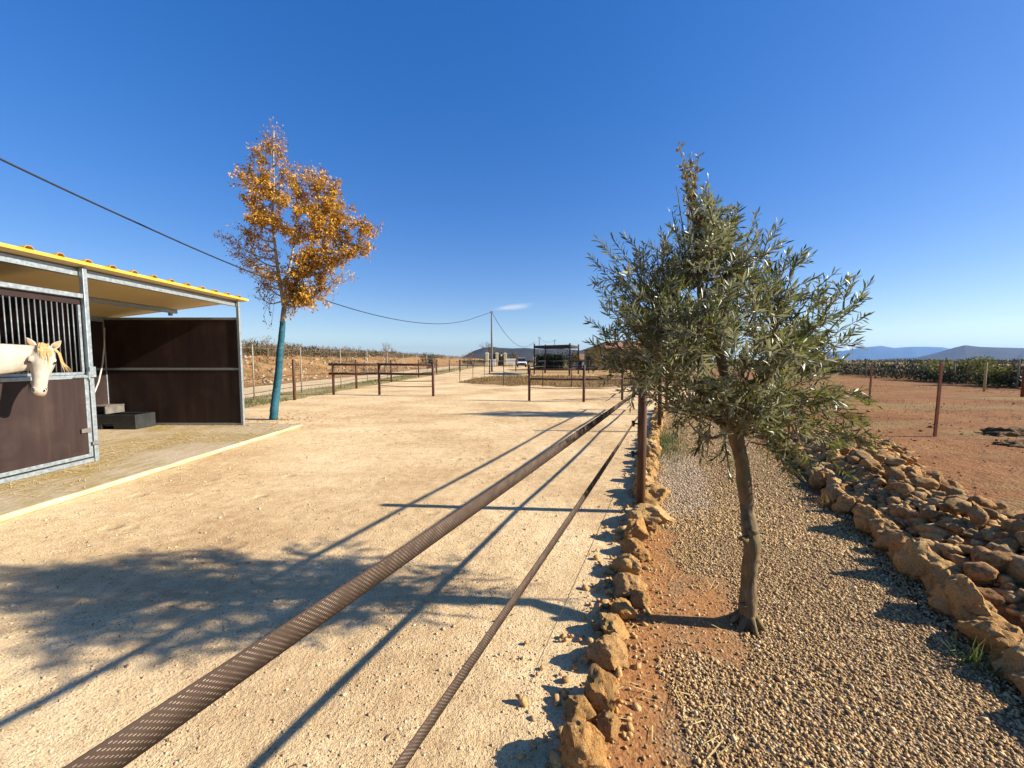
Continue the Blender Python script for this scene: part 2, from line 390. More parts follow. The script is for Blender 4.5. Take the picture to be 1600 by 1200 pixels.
# ------------------------------------------------------------------ light, sky
ELEV = 27.3; SUN = Vector((.99, -.07, 0)).normalized()
sv = Vector((SUN.x*math.cos(R(ELEV)), SUN.y*math.cos(R(ELEV)), math.sin(R(ELEV))))
sl = bpy.data.lights.new('sun', 'SUN'); sl.energy = 5.0; sl.angle = R(.7); sl.color = (1.0, .92, .79)
so = bpy.data.objects.new('sun', sl); COL.objects.link(so); so.rotation_euler = sv.to_track_quat('Z', 'Y').to_euler()
so.location = (20, -5, 12)
w = bpy.data.worlds.new('World'); S.world = w; w.use_nodes = True; wt = w.node_tree
bg = wt.nodes['Background']; sky = wt.nodes.new('ShaderNodeTexSky'); sky.sky_type = 'NISHITA'; sky.sun_disc = False
sky.sun_elevation = R(ELEV); sky.sun_rotation = math.atan2(SUN.x, SUN.y)
sky.air_density = 1.0; sky.dust_density = .35; sky.ozone_density = 3.0; sky.altitude = 300
hs = wt.nodes.new('ShaderNodeHueSaturation'); hs.inputs['Saturation'].default_value = 1.76; hs.inputs['Hue'].default_value = .521
gm = wt.nodes.new('ShaderNodeGamma'); gm.inputs['Gamma'].default_value = .62
wt.links.new(sky.outputs[0], gm.inputs['Color']); wt.links.new(gm.outputs[0], hs.inputs['Color'])
# one thin wisp of cloud above the pole, part of the sky
tc = wt.nodes.new('ShaderNodeTexCoord'); sx = wt.nodes.new('ShaderNodeSeparateXYZ'); wt.links.new(tc.outputs['Generated'], sx.inputs[0])
def wm(op, a, b=0.0):
    q = wt.nodes.new('ShaderNodeMath'); q.operation = op
    for i, v in enumerate((a, b)):
        if isinstance(v, bpy.types.NodeSocket): wt.links.new(v, q.inputs[i])
        else: q.inputs[i].default_value = v
    return q.outputs[0]
ca = wm('DIVIDE', wm('SUBTRACT', sx.outputs[0], .004), .052)
cb = wm('DIVIDE', wm('SUBTRACT', wm('SUBTRACT', sx.outputs[2], .1335), wm('MULTIPLY', sx.outputs[0], .09)), .0085)
rr_ = wm('SUBTRACT', 1.0, wm('SQRT', wm('ADD', wm('MULTIPLY', ca, ca), wm('MULTIPLY', cb, cb))))
mp = wt.nodes.new('ShaderNodeMapping'); mp.inputs['Scale'].default_value = (40, 40, 160); wt.links.new(tc.outputs['Generated'], mp.inputs[0])
nz = wt.nodes.new('ShaderNodeTexNoise'); nz.inputs['Scale'].default_value = 1; nz.inputs['Detail'].default_value = 5; wt.links.new(mp.outputs[0], nz.inputs['Vector'])
cm = wm('MULTIPLY', wm('MAXIMUM', wm('ADD', rr_, wm('MULTIPLY', wm('SUBTRACT', nz.outputs['Fac'], .5), .8)), 0.0), 1.1)
cm = wm('MINIMUM', cm, .75)
mx = wt.nodes.new('ShaderNodeMix'); mx.data_type = 'RGBA'; wt.links.new(cm, mx.inputs['Factor'])
wt.links.new(hs.outputs[0], mx.inputs[6]); mx.inputs[7].default_value = (2.6, 2.75, 3.0, 1)
wt.links.new(mx.outputs[2], bg.inputs['Color']); bg.inputs['Strength'].default_value = .128
S.view_settings.view_transform = 'Standard'; S.view_settings.look = 'None'; S.view_settings.exposure = 1.22; S.view_settings.gamma = 1.0
S.cycles.max_bounces = 6; S.cycles.transparent_max_bounces = 8

# ------------------------------------------------------------------ ground sheets
def smooth(x): x = max(0.0, min(1.0, x)); return x*x*(3-2*x)
def poly_sheet(name, pts, z, m, step=.35, jit=.1, seed=0):
    """a flat sheet with an irregular outline"""
    out = []
    n = len(pts)
    for i in range(n):
        a, b = Vector(pts[i][:2]), Vector(pts[(i+1) % n][:2]); L = (b-a).length
        k = max(1, min(120, int(L/step)))
        for j in range(k):
            p = a.lerp(b, j/k); q = Vector((p.x, p.y, seed*7.7))
            out.append((p.x+jit*noise.noise(q*1.3)+jit*.5*noise.noise(q*4), p.y+jit*noise.noise(q*1.3+Vector((5,5,5)))+jit*.5*noise.noise(q*4+Vector((9,2,1))), z))
    bm = bmesh.new(); vs = [bm.verts.new(p) for p in out]; f = bm.faces.new(vs)
    bmesh.ops.triangulate(bm, faces=[f]); bmesh.ops.recalc_face_normals(bm, faces=bm.faces)
    me = bpy.data.meshes.new(name); bm.to_mesh(me); bm.free()
    if me.polygons[0].normal.z < 0: me.flip_normals()
    o = link(name, me, m); tag(o, kind='structure'); return o
def grid(name, xs, ys, zf, m):
    V = [(x, y, zf(x, y)) for y in ys for x in xs]; nx = len(xs)
    Fc = [(j*nx+i, j*nx+i+1, (j+1)*nx+i+1, (j+1)*nx+i) for j in range(len(ys)-1) for i in range(nx-1)]
    me = np_mesh(name, V, Fc, True); return tag(link(name, me, m), kind='structure')
b = 14000
grid('ground', [-b, -3000, -300, 0, 300, 3000, b], [-3000, -300, 0, 300, 3000, b], lambda x, y: -.012, M['ground'])
# bare red field on the right, slightly uneven
def fieldz(x, y):
    s, o = toF(Vector((x, y)))
    e = smooth((o-2.2)/1.5)
    return .03*e-.008+e*(.02+.05*noise.noise(Vector((x*.35, y*.35, 0)))+.025*noise.noise(Vector((x*1.1, y*1.1, 3))))
def field_sheet():
    V, Fc = [], []; ss = list(np.arange(-8, 14, .35))+list(np.arange(14, 60, 1.2)); oo = list(np.arange(1.2, 6, .3))+list(np.arange(6, 36, 1.0))
    for s in ss:
        for o in oo:
            p = FR(s, o); V.append((p.x, p.y, fieldz(p.x, p.y)))
    n = len(oo)
    for i in range(len(ss)-1):
        for j in range(n-1): Fc.append((i*n+j, i*n+j+1, (i+1)*n+j+1, (i+1)*n+j))
    tag(link('red_field', np_mesh('red_field', V, [f[::-1] for f in Fc], True), M['red']), kind='structure')
field_sheet()
# stony orange bank on the left, rising to the orchard
def bankz(x, y):
    k = smooth((-x-14.2)/15)
    return -.006+2.5*k*(1+.1*noise.noise(Vector((x*.1, y*.1, 0))))+k*.35*noise.noise(Vector((x*.4, y*.4, 2)))+.12*k*noise.noise(Vector((x*1.3, y*1.3, 5)))
xs = [-400, -200, -120, -80, -60]+list(np.arange(-48, -14.0, .7))+[-13.6]
ys = list(np.arange(-6, 60, .9))+list(np.arange(60, 140, 4))+[160, 200, 260, 330]
grid('stony_bank', xs, ys, bankz, M['bank'])
OK = -.40          # kerb line, in the fence frame
yard = [(-9.3, -7), FR(-6, OK+.12), FR(14, OK+.12), (9.5, 18.5), (8, 40), (2, 92), (-7.2, 92), (-7.4, 40), (-8.2, 22), (-8.5, 12)]
poly_sheet('yard', yard, 0, M['yard'], .5, .12, 1)
poly_sheet('track', [(-14.3, -5), (-10.4, -5), (-10.4, 90), (-14.1, 90)], .0, M['track'], .7, .25, 2)
poly_sheet('verge', [(-10.3, 4), (-8.5, 9.5), (-8.3, 14), (-8.1, 24), (-7.5, 50), (-7.3, 90), (-10.4, 90)], .004, M['verge'], .4, .3, 3)
dz = [G(714, 597.5), G(738, 592), G(768, 588), G(830, 587), G(900, 587), G(1000, 589), G(1055, 592), G(1050, 600), G(985, 603), G(930, 606), G(880, 605), G(840, 602), G(800, 603), G(770, 601), G(740, 600)]
poly_sheet('dry_grass_patch', dz, .008, M['drygrass'], .3, .35, 4)
poly_sheet('paddock', [G(792, 577), G(850, 575), G(1000, 574.5), G(1080, 577), G(1050, 588), G(900, 585), G(830, 585), G(800, 581)], .006, M['paddock'], 1.0, .8, 5)
bed = [FR(-3, OK+.06), FR(14, OK+.06), FR(14, .8), FR(9, 1.3), FR(-3, 1.45)]
poly_sheet('gravel_bed', bed, .008, M['bed'], .3, .05, 6)
# concrete slab in front of and under the stable
sl_ = MB(); sl_.bb((-9.6, 1.5, -.05), (-4.78, 8.72, .03)); tag(sl_.build('concrete_slab', M['slab']), kind='structure')
kb = MB(); pth = [(-4.73+.012*noise.noise(Vector((y*1.2, 0, 0))), y, .03+.006*noise.noise(Vector((y*2, 3, 0)))) for y in np.arange(1.4, 8.6, .12)]
kb.tube(pth, [.034+.006*noise.noise(Vector((p[1]*3, 7, 0))) for p in pth], 8)
o = kb.build('slab_edging', M['kerb'], None, True); tag(o, kind='structure')
# stones under the autumn tree's foot
poly_sheet('pale_scree', [(-6.6, 8.9), (-5.2, 8.85), (-4.9, 9.6), (-5.5, 10.2), (-6.7, 10.1)], .006, M['track'], .2, .15, 9)

# ------------------------------------------------------------------ hills
def hill(name, pts, depth, m, base=-40):
    """pts: (u, v) of the ridge in the photo's proportions, built at the distance 'depth' as a real ridge with slopes"""
    us = np.arange(pts[0][0], pts[-1][0]+1, 3.0); V, Fc = [], []
    prof = [(-.22, 0), (-.16, .12), (-.11, .34), (-.07, .62), (-.035, .86), (0, 1), (.05, .8), (.12, .3), (.2, 0)]
    for u in us:
        v = np.interp(u, [p[0] for p in pts], [p[1] for p in pts])
        h = HC+(562-v)*1.13/F*depth; x = (u-800)/F*depth
        for k, (dy, f) in enumerate(prof):
            nn = noise.fractal(Vector((x*.004, dy*9, depth*.01)), 1.0, 2.0, 4)
            V.append((x*(1+dy), depth*(1+dy), (base if f == 0 else h*f*(1+dy*.0))+(nn*h*.09 if 0 < f < 1 else nn*h*.015)))
    n = len(prof)
    for i in range(len(us)-1):
        for k in range(n-1): Fc.append((i*n+k, i*n+k+1, (i+1)*n+k+1, (i+1)*n+k)[::-1])
    return tag(link(name, np_mesh(name, V, Fc, True), m), kind='structure')
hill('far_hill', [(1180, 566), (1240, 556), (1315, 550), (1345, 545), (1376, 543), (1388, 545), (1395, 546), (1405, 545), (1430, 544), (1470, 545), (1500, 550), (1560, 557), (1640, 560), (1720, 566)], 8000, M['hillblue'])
hill('near_hill', [(1330, 567), (1370, 561.5), (1400, 560), (1430, 559), (1460, 553), (1490, 545), (1505, 542), (1525, 544), (1550, 545), (1600, 546), (1680, 548), (1760, 556), (1850, 566)], 2700, M['hilldark'])
hill('dark_hill', [(690, 567), (720, 560), (740, 550), (755, 545.5), (768, 544), (780, 545.5), (800, 546.5), (820, 545.8), (850, 548), (880, 547), (905, 549), (920, 552), (960, 555), (1010, 560), (1080, 567)], 1900, M['hilldark'])
hz = bpy.data.materials.new('air'); hz.use_nodes = True; ht = hz.node_tree; ht.nodes.remove(ht.nodes['Principled BSDF'])
pv = ht.nodes.new('ShaderNodeVolumePrincipled'); pv.inputs['Color'].default_value = (.24, .50, 1.0, 1); pv.inputs['Density'].default_value = HAZE = .6e-4
pv.inputs['Anisotropy'].default_value = .2
ht.links.new(pv.outputs[0], ht.nodes['Material Output'].inputs['Volume'])
if USE_HAZE:
    hb = MB(); hb.bb((-13000, -2500, -60), (13000, 10500, 340)); tag(hb.build('haze', hz), kind='stuff')
# ------------------------------------------------------------------ tape fence beside the camera
def post_mb(x, y, h, r, z0=-.15, n=12, lean=(0, 0), cap=True):
    m = MB(); m.tube([(x, y, z0), (x+lean[0]*.5, y+lean[1]*.5, h*.5), (x+lean[0], y+lean[1], h-.012), (x+lean[0], y+lean[1], h)], [r, r, r, r*.9], n); return m
def flat_poly(mb_path, half, name, m, parent, tilt=0.0, thick=.0005):
    """a woven tape standing on edge along a path, real thickness, uv in metres"""
    V, Fc, UVs = [], [], []; L = 0
    pts = [Vector(p) for p in mb_path]
    for i, p in enumerate(pts):
        a = pts[max(0, i-1)]; c = pts[min(len(pts)-1, i+1)]; d = (c-a).normalized()
        if i: L += (p-pts[i-1]).length
        side = d.cross(Vector((0, 0, 1))).normalized(); up = side.cross(d)
        tw = tilt(i/(len(pts)-1)) if callable(tilt) else tilt
        e = up*math.cos(tw)+side*math.sin(tw); t = side*math.cos(tw)-up*math.sin(tw)
        for q, w_ in ((p-e*half-t*thick, 0), (p+e*half-t*thick, 1), (p+e*half+t*thick, 1), (p-e*half+t*thick, 0)):
            V.append(q); UVs.append((L, w_))
    for i in range(len(pts)-1):
        for k in range(4):
            k2 = (k+1) % 4; Fc.append((i*4+k, i*4+k2, i*4+4+k2, i*4+4+k))
    off = rootloc(parent)
    me = np_mesh(name, [v-off for v in V], Fc)
    uvl = me.uv_layers.new(name='UVMap'); li = np.zeros(len(me.loops), dtype=np.int32); me.loops.foreach_get('vertex_index', li)
    uvl.data.foreach_set('uv', np.array(UVs, dtype=np.float32)[li].ravel())
    return link(name, me, m, parent)
p1 = G(1000.5, 800); p2 = G(1030, 675); p3 = G(1041, 641)
d12 = (p2-p1).normalized()
p0 = Vector((-.70, -.70, 0))
tf = empty('electric_tape_fence', p1, 'low rust-brown post fence with dark woven tapes running beside the stone kerb, nearest the camera', 'fence')
PH = {0: 1.34, 1: 1.345, 2: 1.33, 3: 1.32}
for k, p in enumerate((p0, p1, p2, p3)):
    q = post_mb(p.x, p.y, PH[k], .043).build('post', M['rust'], tf, True)
side = Vector((-N2.x, -N2.y, 0))
def att(p, z): return p+side*.085+Vector((0, 0, z))
for zi, (z1, z0, half, kind) in enumerate(((1.165, 1.165, .021, 't'), (.875, .876, .021, 't'), (.575, .575, .021, 't'))):
    A1 = att(p1, z1); q0 = G(*((150, 1200), (622, 1200), (765, 1200))[zi], z0-.012); q0.z = z0
    a0 = A1+(q0-A1)*((A1.y+.66)/(A1.y-q0.y)); a0.z = z0
    ends = [a0, A1, att(p2, z1), att(p3, z1)]
    path = []
    for a, b_ in zip(ends[:-1], ends[1:]):
        for j in range(24):
            t = j/24; q = a.lerp(b_, t); q.z -= .016*4*t*(1-t); path.append(q)
    path.append(ends[-1])
    if kind == 't': flat_poly(path, half-.001, 'tape', M['tape'], tf, (lambda f: .05*math.sin(f*23)+.36) if zi == 2 else (lambda f: .10*math.sin(f*23)+.05))
    else: MB().tube(path, .0035, 6).build('rope', M['wire'], tf, True)
    for p, z in ((p0, z0), (p1, z1), (p2, z1), (p3, z1)):
        m = MB(); a = p+Vector((0, 0, z))
        m.tube([a+side*.03, a+side*.075], [.009, .009], 8); m.tube([a+side*.07, a+side*.095], [.022, .022], 10)
        m.bb(a+side*.084-Vector((.012, .012, .028)), a+side*.084+Vector((.012, .012, .028)))
        m.build('insulator', M['black'], tf, True)
# ------------------------------------------------------------------ post and rail pieces across the yard
def rail_fence(name, label, posts, rails, r=.048, rr=.036, ext=(0, 0), mat='darkrail', lows=(), lowfrom=0):
    """posts: (x, y, height); rails: heights"""
    root = empty(name, (posts[0][0], posts[0][1], 0), label, 'fence')
    for x, y, h in posts: post_mb(x, y, h, r).build('post', M[mat], root, True)
    for z in rails:
        for i, (a, c) in enumerate(zip(posts[:-1], posts[1:])):
            A = Vector((a[0], a[1], z)); B = Vector((c[0], c[1], z)); d = (B-A).normalized()
            s0 = A-d*ext[0] if i == 0 else A; e0 = B+d*ext[1] if i == len(posts)-2 else B
            off = Vector((d.y, -d.x, 0))*.0
            MB().tube([s0+off, (s0+e0)/2+off-Vector((0, 0, .01)), e0+off], rr, 10).build('rail', M[mat], root, True)
    for z in lows:
        for i, (a, c) in enumerate(zip(posts[:-1], posts[1:])):
            if i < lowfrom: continue
            A = Vector((a[0], a[1], z)); B = Vector((c[0], c[1], z))
            MB().tube([A, (A+B)/2-Vector((0, 0, .03)), B], .014, 6).build('wire', M[mat], root, True)
    return root
a = [G(521.5, 617), G(593, 617), G(677, 619)]
rail_fence('post_and_rail_fence', 'dark brown post-and-rail fence piece standing in the yard right of the autumn tree', [(a[0].x, a[0].y, 1.40), (a[1].x, a[1].y, 1.38), (a[2].x, a[2].y, 1.36)], [1.30, .91], .052, .05, (.18, 0), 'darkrail', (.62, .40), 1)
a = [G(827, 626), G(912, 628), G(972, 625)]; a.append(a[2]+(a[2]-a[1])*1.3); a.append(a[3]+(a[2]-a[1])*1.2)
rail_fence('post_and_rail_fence', 'dark brown post-and-rail fence piece running from the middle of the yard behind the olive tree', [(p.x, p.y, 1.31) for p in a], [1.155, .80], .047, .034, (0, 0), 'darkrail', (.48,))
# ------------------------------------------------------------------ left boundary: tall mesh fence, low tape fence
mf = empty('wire_mesh_fence', (-9.5, 14.1, 0), 'tall thin pale posts with fine wire mesh along the far side of the verge, left', 'fence')
ys_ = [6.4, 10.2, 14.1, 17.3, 21.3, 25.2, 29.3, 33.6, 38.2, 43.0, 48, 53, 58, 63, 68.5, 74, 80, 86]
for y in ys_: MB().tube([(-9.5, y, -.1), (-9.5, y, 2.06)], .024, 8).build('post', M['palepost'], mf, True)
for z in (.12, .45, .75, 1.02, 1.30, 1.62, 1.95):
    MB().tube([(-9.53, 6.4, z)]+[(-9.53, (y+y2)/2, z-.01) for y, y2 in zip(ys_, ys_[1:])]+[(-9.53, 86, z)], .0045, 4).build('strand_wire', M['wire'], mf)
m = MB()
for y in np.arange(6.5, 44, .45): m.tube([(-9.53, y, .02), (-9.53, y, 1.95)], .0025, 3)
m.build('mesh', M['wire'], mf)
lf = empty('electric_tape_fence', (-8.1, 14.25, 0), 'row of brown posts with two thin tapes along the yard edge behind the autumn tree', 'fence')
yp = [8.9, 14.25, 19.9, 25.6, 33, 40.8, 49, 58, 68, 78]
for y in yp: post_mb(-8.1+.004*(y-14), y, 1.5, .055).build('post', M['rust'], lf, True)
for z in (.93, .5):
    MB().tube([p for y, y2 in zip(yp, yp[1:]) for p in ((-8.04+.004*(y-14), y, z), (-8.04+.004*((y+y2)/2-14), (y+y2)/2, z-.05))]+[(-8.04+.004*64, 78, z)], .012, 5).build('tape', M['rust'], lf)
# ------------------------------------------------------------------ pen fence round the dry grass
pf = empty('pen_fence', G(718, 596), 'thin dark posts and wires fencing the dry weed patch before the shade pergola', 'fence')
pp = [G(757, 586.5), G(739, 590.5), G(718.5, 596), G(787, 602.5), G(848, 604), G(893, 604.5), G(985, 603)]
for p in pp: post_mb(p.x, p.y, 1.25, .022, n=8).build('post', M['dark'], pf, True)
for z in (1.18, .8):
    MB().tube([p+Vector((0, 0, z)) for p in pp], .006, 4).build('wire', M['dark'], pf)
a = [G(765.5, 584), G(800, 579), G(835, 581.5)]
rail_fence('dark_rail_fence', 'dark low rail fence beyond the utility pole, before the gate pillars and car', [(p.x, p.y, 1.5) for p in (G(719, 581), G(765, 584), G(806, 580.5))], [1.35, .8], .06, .04, mat='dark')
rail_fence('dark_rail_fence', 'dark low rail fence around the tan paddock, under and right of the pergola', [(p.x, p.y, 1.45) for p in (G(825, 584), G(851, 583), G(889, 583), G(920, 583.5), G(952, 583), G(990, 584), G(1030, 585))], [1.35, .75], .055, .045, mat='dark')
# ------------------------------------------------------------------ right field posts
def steel_post(name, u, v, h, label, m='redpost', r=.024, lean=0.0, group='single posts in the red field'):
    p = G(u, v); mb = MB()
    mb.bar((p.x, p.y, -.1), (p.x+lean, p.y, h), .05*r/.024, .008, (0, 1, 0)); mb.bar((p.x, p.y+.018, -.1), (p.x+lean, p.y+.018, h), .008, .04*r/.024, (0, 1, 0))
    return tag(mb.build(name, M[m], None), label, 'post', group)
def round_post(name, u, v, h, label, m, r, group): 
    p = G(u, v); return tag(post_mb(p.x, p.y, h, r).build(name, M[m], None, True), label, 'post', group)
steel_post('steel_post', 1460.5, 687, 1.43, 'tall red oxide steel post alone in the red field, nearest to the rock bed', lean=.04)
steel_post('steel_post', 1357.5, 636, 1.38, 'red oxide steel post farther back in the red field, just right of the olive crown', lean=.03)
round_post('wooden_post', 1537.5, 613, 1.36, 'yellowish round post before the dark hedge right of the red posts', 'yelpost', .045, 'single posts in the red field')
round_post('wooden_post', 1597, 622, 1.25, 'dull red-brown post at the right picture edge before the green bush', 'redpost', .05, 'single posts in the red field')
for i, (u, v, h) in enumerate(((1398.5, 591, 1.45), (1353, 590.5, 1.5), (1367, 591, 1.4), (1518, 601, 1.35), (1490, 600, 1.3), (1447, 596, 1.3), (1589, 609, 1.5))):
    round_post('wooden_post', u, v, h, 'thin weathered stake in the row along the dark hedge beyond the field', 'palepost', .035, 'stakes along the hedge')
# dark strand laid on the ground as the tall red post's shadow
q = G(1460, 687); MB_ = MB().tube([(q.x-3.2, q.y+.6, .03), (q.x-1.6, q.y+.2, .02), (q.x, q.y, .06)], .006, 4)
tag(MB_.build('shadow_strand', M['wire']), 'dark strand laid as the shadow line left of the tall red post', 'wire')

# ------------------------------------------------------------------ stable
XF, XB = -6.05, -9.05; Y0, Y1, Y2 = 2.45, 5.5, 8.57; Z0 = .03
st = empty('horse_stable', (XF, Y1, Z0), 'open horse stable of dark brown boards in galvanised frames under a yellow sheet roof', 'stable')
def pbox(name, a, b_, m, par=st, bev=.0): return MB().bb(a, b_).build(name, M[m], par, bevel=bev)
def roofz(x): return 2.80+(x-XF)*(.40/3.25)      # underside, falls to the back
# posts: front and back of each partition
for y in (Y0, Y1, Y2):
    hw = .029
    pbox('post', (XF-.03, y-hw, Z0), (XF+.03, y+hw, roofz(XF)-.008), 'galv', bev=.006)
    pbox('post', (XB-.03, y-.03, Z0), (XB+.03, y+.03, roofz(XB)-.10), 'galv', bev=.005)
    pbox('post', (-7.58, y-.03, 2.47), (-7.52, y+.03, roofz(-7.55)-.08), 'galv', bev=.005)
# beams under the roof
pbox('beam', (XF-.125, 1.6, roofz(XF)-.125), (XF-.045, 8.66, roofz(XF)-.022), 'galv', bev=.005)
pbox('beam', (-7.58, 1.6, roofz(-7.55)-.085), (-7.52, 8.72, roofz(-7.55)-.006), 'galv', bev=.004)
pbox('beam', (XB-.03, 1.6, roofz(XB)-.10), (XB+.03, 8.72, roofz(XB)-.006), 'galv', bev=.004)
# roof: a sheet with trapezoid ribs running front to back
xr0, xr1 = XF+.10, XB-.32
def roof_mesh():
    prof = []; y = 1.42
    prof.append((y, 0))
    while y < 8.6:
        prof += [(y+.03, 0), (y+.055, .042), (y+.105, .042), (y+.13, 0)]; y += .333
    prof.append((8.76, 0))
    V, Fc = [], []; n = len(prof)
    for x in (xr0, xr1):
        for yy, dz_ in prof: V.append((x, yy, roofz(x)+.045+dz_))
    for i in range(n-1): Fc.append((i, i+1, n+i+1, n+i))
    return V, Fc
V, Fc = roof_mesh(); mb = MB(); mb.add(V, Fc); rf = mb.build('roof', M['roofyel'], st)
sd = rf.modifiers.new('thickness', 'SOLIDIFY'); sd.thickness = .004; sd.offset = 1
# insulated cream underside panel
mb = MB(); mb.add([(xr0-.01, 1.43, roofz(xr0)), (xr1+.01, 1.43, roofz(xr1)), (xr1+.01, 8.75, roofz(xr1)), (xr0-.01, 8.75, roofz(xr0)),
    (xr0-.01, 1.43, roofz(xr0)+.037), (xr1+.01, 1.43, roofz(xr1)+.037), (xr1+.01, 8.75, roofz(xr1)+.037), (xr0-.01, 8.75, roofz(xr0)+.037)],
    [(0,1,2,3),(7,6,5,4),(0,4,5,1),(1,5,6,2),(2,6,7,3),(3,7,4,0)]); mb.build('roof_lining', M['rooflin'], rf)
mb = MB(); mb.add([(xr0, 1.42, roofz(xr0)+.004), (xr0, 8.76, roofz(xr0)+.004), (xr0, 8.76, roofz(xr0)+.044), (xr0, 1.42, roofz(xr0)+.044),
     (xr0+.012, 1.42, roofz(xr0)+.004), (xr0+.012, 8.76, roofz(xr0)+.004), (xr0+.012, 8.76, roofz(xr0)+.044), (xr0+.012, 1.42, roofz(xr0)+.044)],
     [(0,1,2,3),(4,5,6,7),(0,1,5,4),(3,2,6,7),(0,3,7,4),(1,2,6,5)]); mb.build('eave_trim', M['roofyel'], rf)
# walls: two board panels in a frame with a middle rail
def wall(ax, c, lo, hi, ztop=2.43, mats='board'):
    """ax='y': wall on the plane y=c spanning x lo..hi; ax='x': plane x=c spanning y"""
    def bb(n, l, h, z0, z1, t, m, par):
        if ax == 'y': return MB().bb((l, c-t, z0), (h, c+t, z1)).build(n, M[m], par, bevel=.003)
        return MB().bb((c-t, l, z0), (c+t, h, z1)).build(n, M[m], par, bevel=.003)
    wl = bb('wall_panel', lo, hi, Z0+.05, 1.27, .012, mats, st); bb('wall_panel', lo, hi, 1.315, ztop-.05, .012, mats, st)
    for z0, z1 in ((Z0+.005, Z0+.052), (1.268, 1.317), (ztop-.052, ztop)): bb('frame_rail', lo, hi, z0, z1, .022, 'galv', wl)
for y in (Y0, Y1, Y2): wall('y', y, XB+.031, XF-.041)
wall('x', XB, Y0+.031, Y1-.031); wall('x', XB, Y1+.031, Y2-.031)
# front of the near box: half door below, bar grille above on the right
dy0, dy1 = 2.56, Y1-.045
door = MB().bb((XF-.012, dy0+.05, Z0+.13), (XF+.012, dy1-.05, 1.235)).build('door', M['board'], st)
def rail(n, a, b_, par, w_=.025): return MB().bb((XF-w_, a[0], a[1]), (XF+w_, b_[0], b_[1])).build(n, M['galv'], par, bevel=.005)
rail('door_frame', (dy0+.05, 1.235), (dy1-.05, 1.285), door); rail('door_frame', (dy0+.05, Z0+.08), (dy1-.05, Z0+.13), door)
rail('door_frame', (dy0, Z0+.08), (dy0+.05, 1.285), door); rail('door_frame', (dy1-.05, Z0+.08), (dy1, 1.285), door)
MB().bb((XF-.03, Y0+.04, Z0+.005), (XF+.03, Y1-.042, Z0+.06)).build('threshold', M['galv'], st, bevel=.004)
# top frame
MB().bb((XF-.03, Y0+.04, 2.36), (XF+.03, Y1-.042, 2.42)).build('frame_rail', M['galv'], st, bevel=.005)
gr = MB().bb((XF-.045, 4.36, 2.27), (XF-.02, dy1, 2.355)).build('grille', M['boarddark'], st)
MB().bb((XF-.045, 4.36, 1.29), (XF-.015, dy1-.001, 1.325)).build('grille_rail', M['galv'], gr)
MB().bb((XF-.045, dy1-.03, 1.326), (XF-.02, dy1, 2.268)).build('grille_rail', M['galv'], gr)
bar0 = None
for k in range(17):
    y = 4.40+k*.0605
    if y > dy1-.05: break
    if bar0 is None:
        off = rootloc(st)
        bar0 = MB().tube([Vector((XF-.032, y, 1.32)), Vector((XF-.032, y, 2.275))], .0068, 8).build('bar', M['bar'], gr, True); yb = y
    else:
        c = bar0.copy(); COL.objects.link(c); c.parent = gr; c.location = (0, y-yb, 0)
# upright between the head opening and the grille
MB().bb((XF-.03, 4.30, 1.29), (XF+.03, 4.355, 2.358)).build('frame_rail', M['galv'], gr, bevel=.004)
# latches and hinges
def lbox(n, pts, m, par):
    mb = MB()
    for a, b_ in pts: mb.bb(a, b_)
    return mb.build(n, M[m], par, bevel=.003)
lbox('latch', [((XF+.026, dy1-.13, 1.245), (XF+.05, dy1+.02, 1.275)), ((XF+.026, dy1-.02, 1.22), (XF+.06, dy1+.0, 1.33)), ((XF+.05, dy1-.2, 1.252), (XF+.062, dy1-.08, 1.268))], 'galv', door)
lbox('latch', [((XF+.042, Y1-.05, 1.25), (XF+.062, Y1+.03, 1.40))], 'galv', st)
lbox('hinge', [((XF+.026, dy1-.14, .47), (XF+.04, dy1-.02, .53))], 'plank', door)
lbox('hinge', [((XF+.042, dy1-.03, .28), (XF+.06, Y1+.042, .33))], 'plank', st)
# things in the open bay
tr = MB(); tx0, tx1, ty0, ty1 = -8.95, -7.93, 8.02, 8.48
tr.bb((tx0, ty0, Z0), (tx0+.3, ty0+.04, .34)); tr.bb((tx0+.55, ty0, Z0), (tx1, ty0+.04, .34)); tr.bb((tx0+.302, ty0, .15), (tx0+.548, ty0+.04, .34))
tr.bb((tx0, ty1-.04, Z0), (tx1, ty1, .34)); tr.bb((tx0, ty0+.041, Z0), (tx0+.04, ty1-.041, .34)); tr.bb((tx1-.04, ty0+.041, Z0), (tx1, ty1-.041, .34)); tr.bb((tx0+.041, ty0+.041, Z0+.06), (tx1-.041, ty1-.041, Z0+.10))
tag(tr.build('feed_trough', M['black'], None, bevel=.006), 'black rectangular feed trough on the floor in the back corner of the open bay', 'trough')
sh = MB(); sh.bb((-9.02, 8.1, .50), (-8.62, 8.5, .52)); sh.bb((-9.02, 8.1, .345), (-8.98, 8.5, .499)); sh.bb((-8.66, 8.1, .345), (-8.63, 8.5, .499))
tag(sh.build('wooden_box', M['plank'], None, bevel=.003), 'pale shallow box resting at the back wall behind the black trough', 'box')
pts = [P(163, 512, 8.3), P(163, 540, 8.25), P(160, 570, 8.2), P(154, 597, 8.1), P(146, 617, 8.0), P(138, 628, 7.9), P(128, 634, 7.8), P(120, 625, 7.7)]
tag(MB().tube(pts, .014, 8).build('hose', M['hose'], None, True), 'pale hose hanging in a curve in the open stable bay', 'hose')
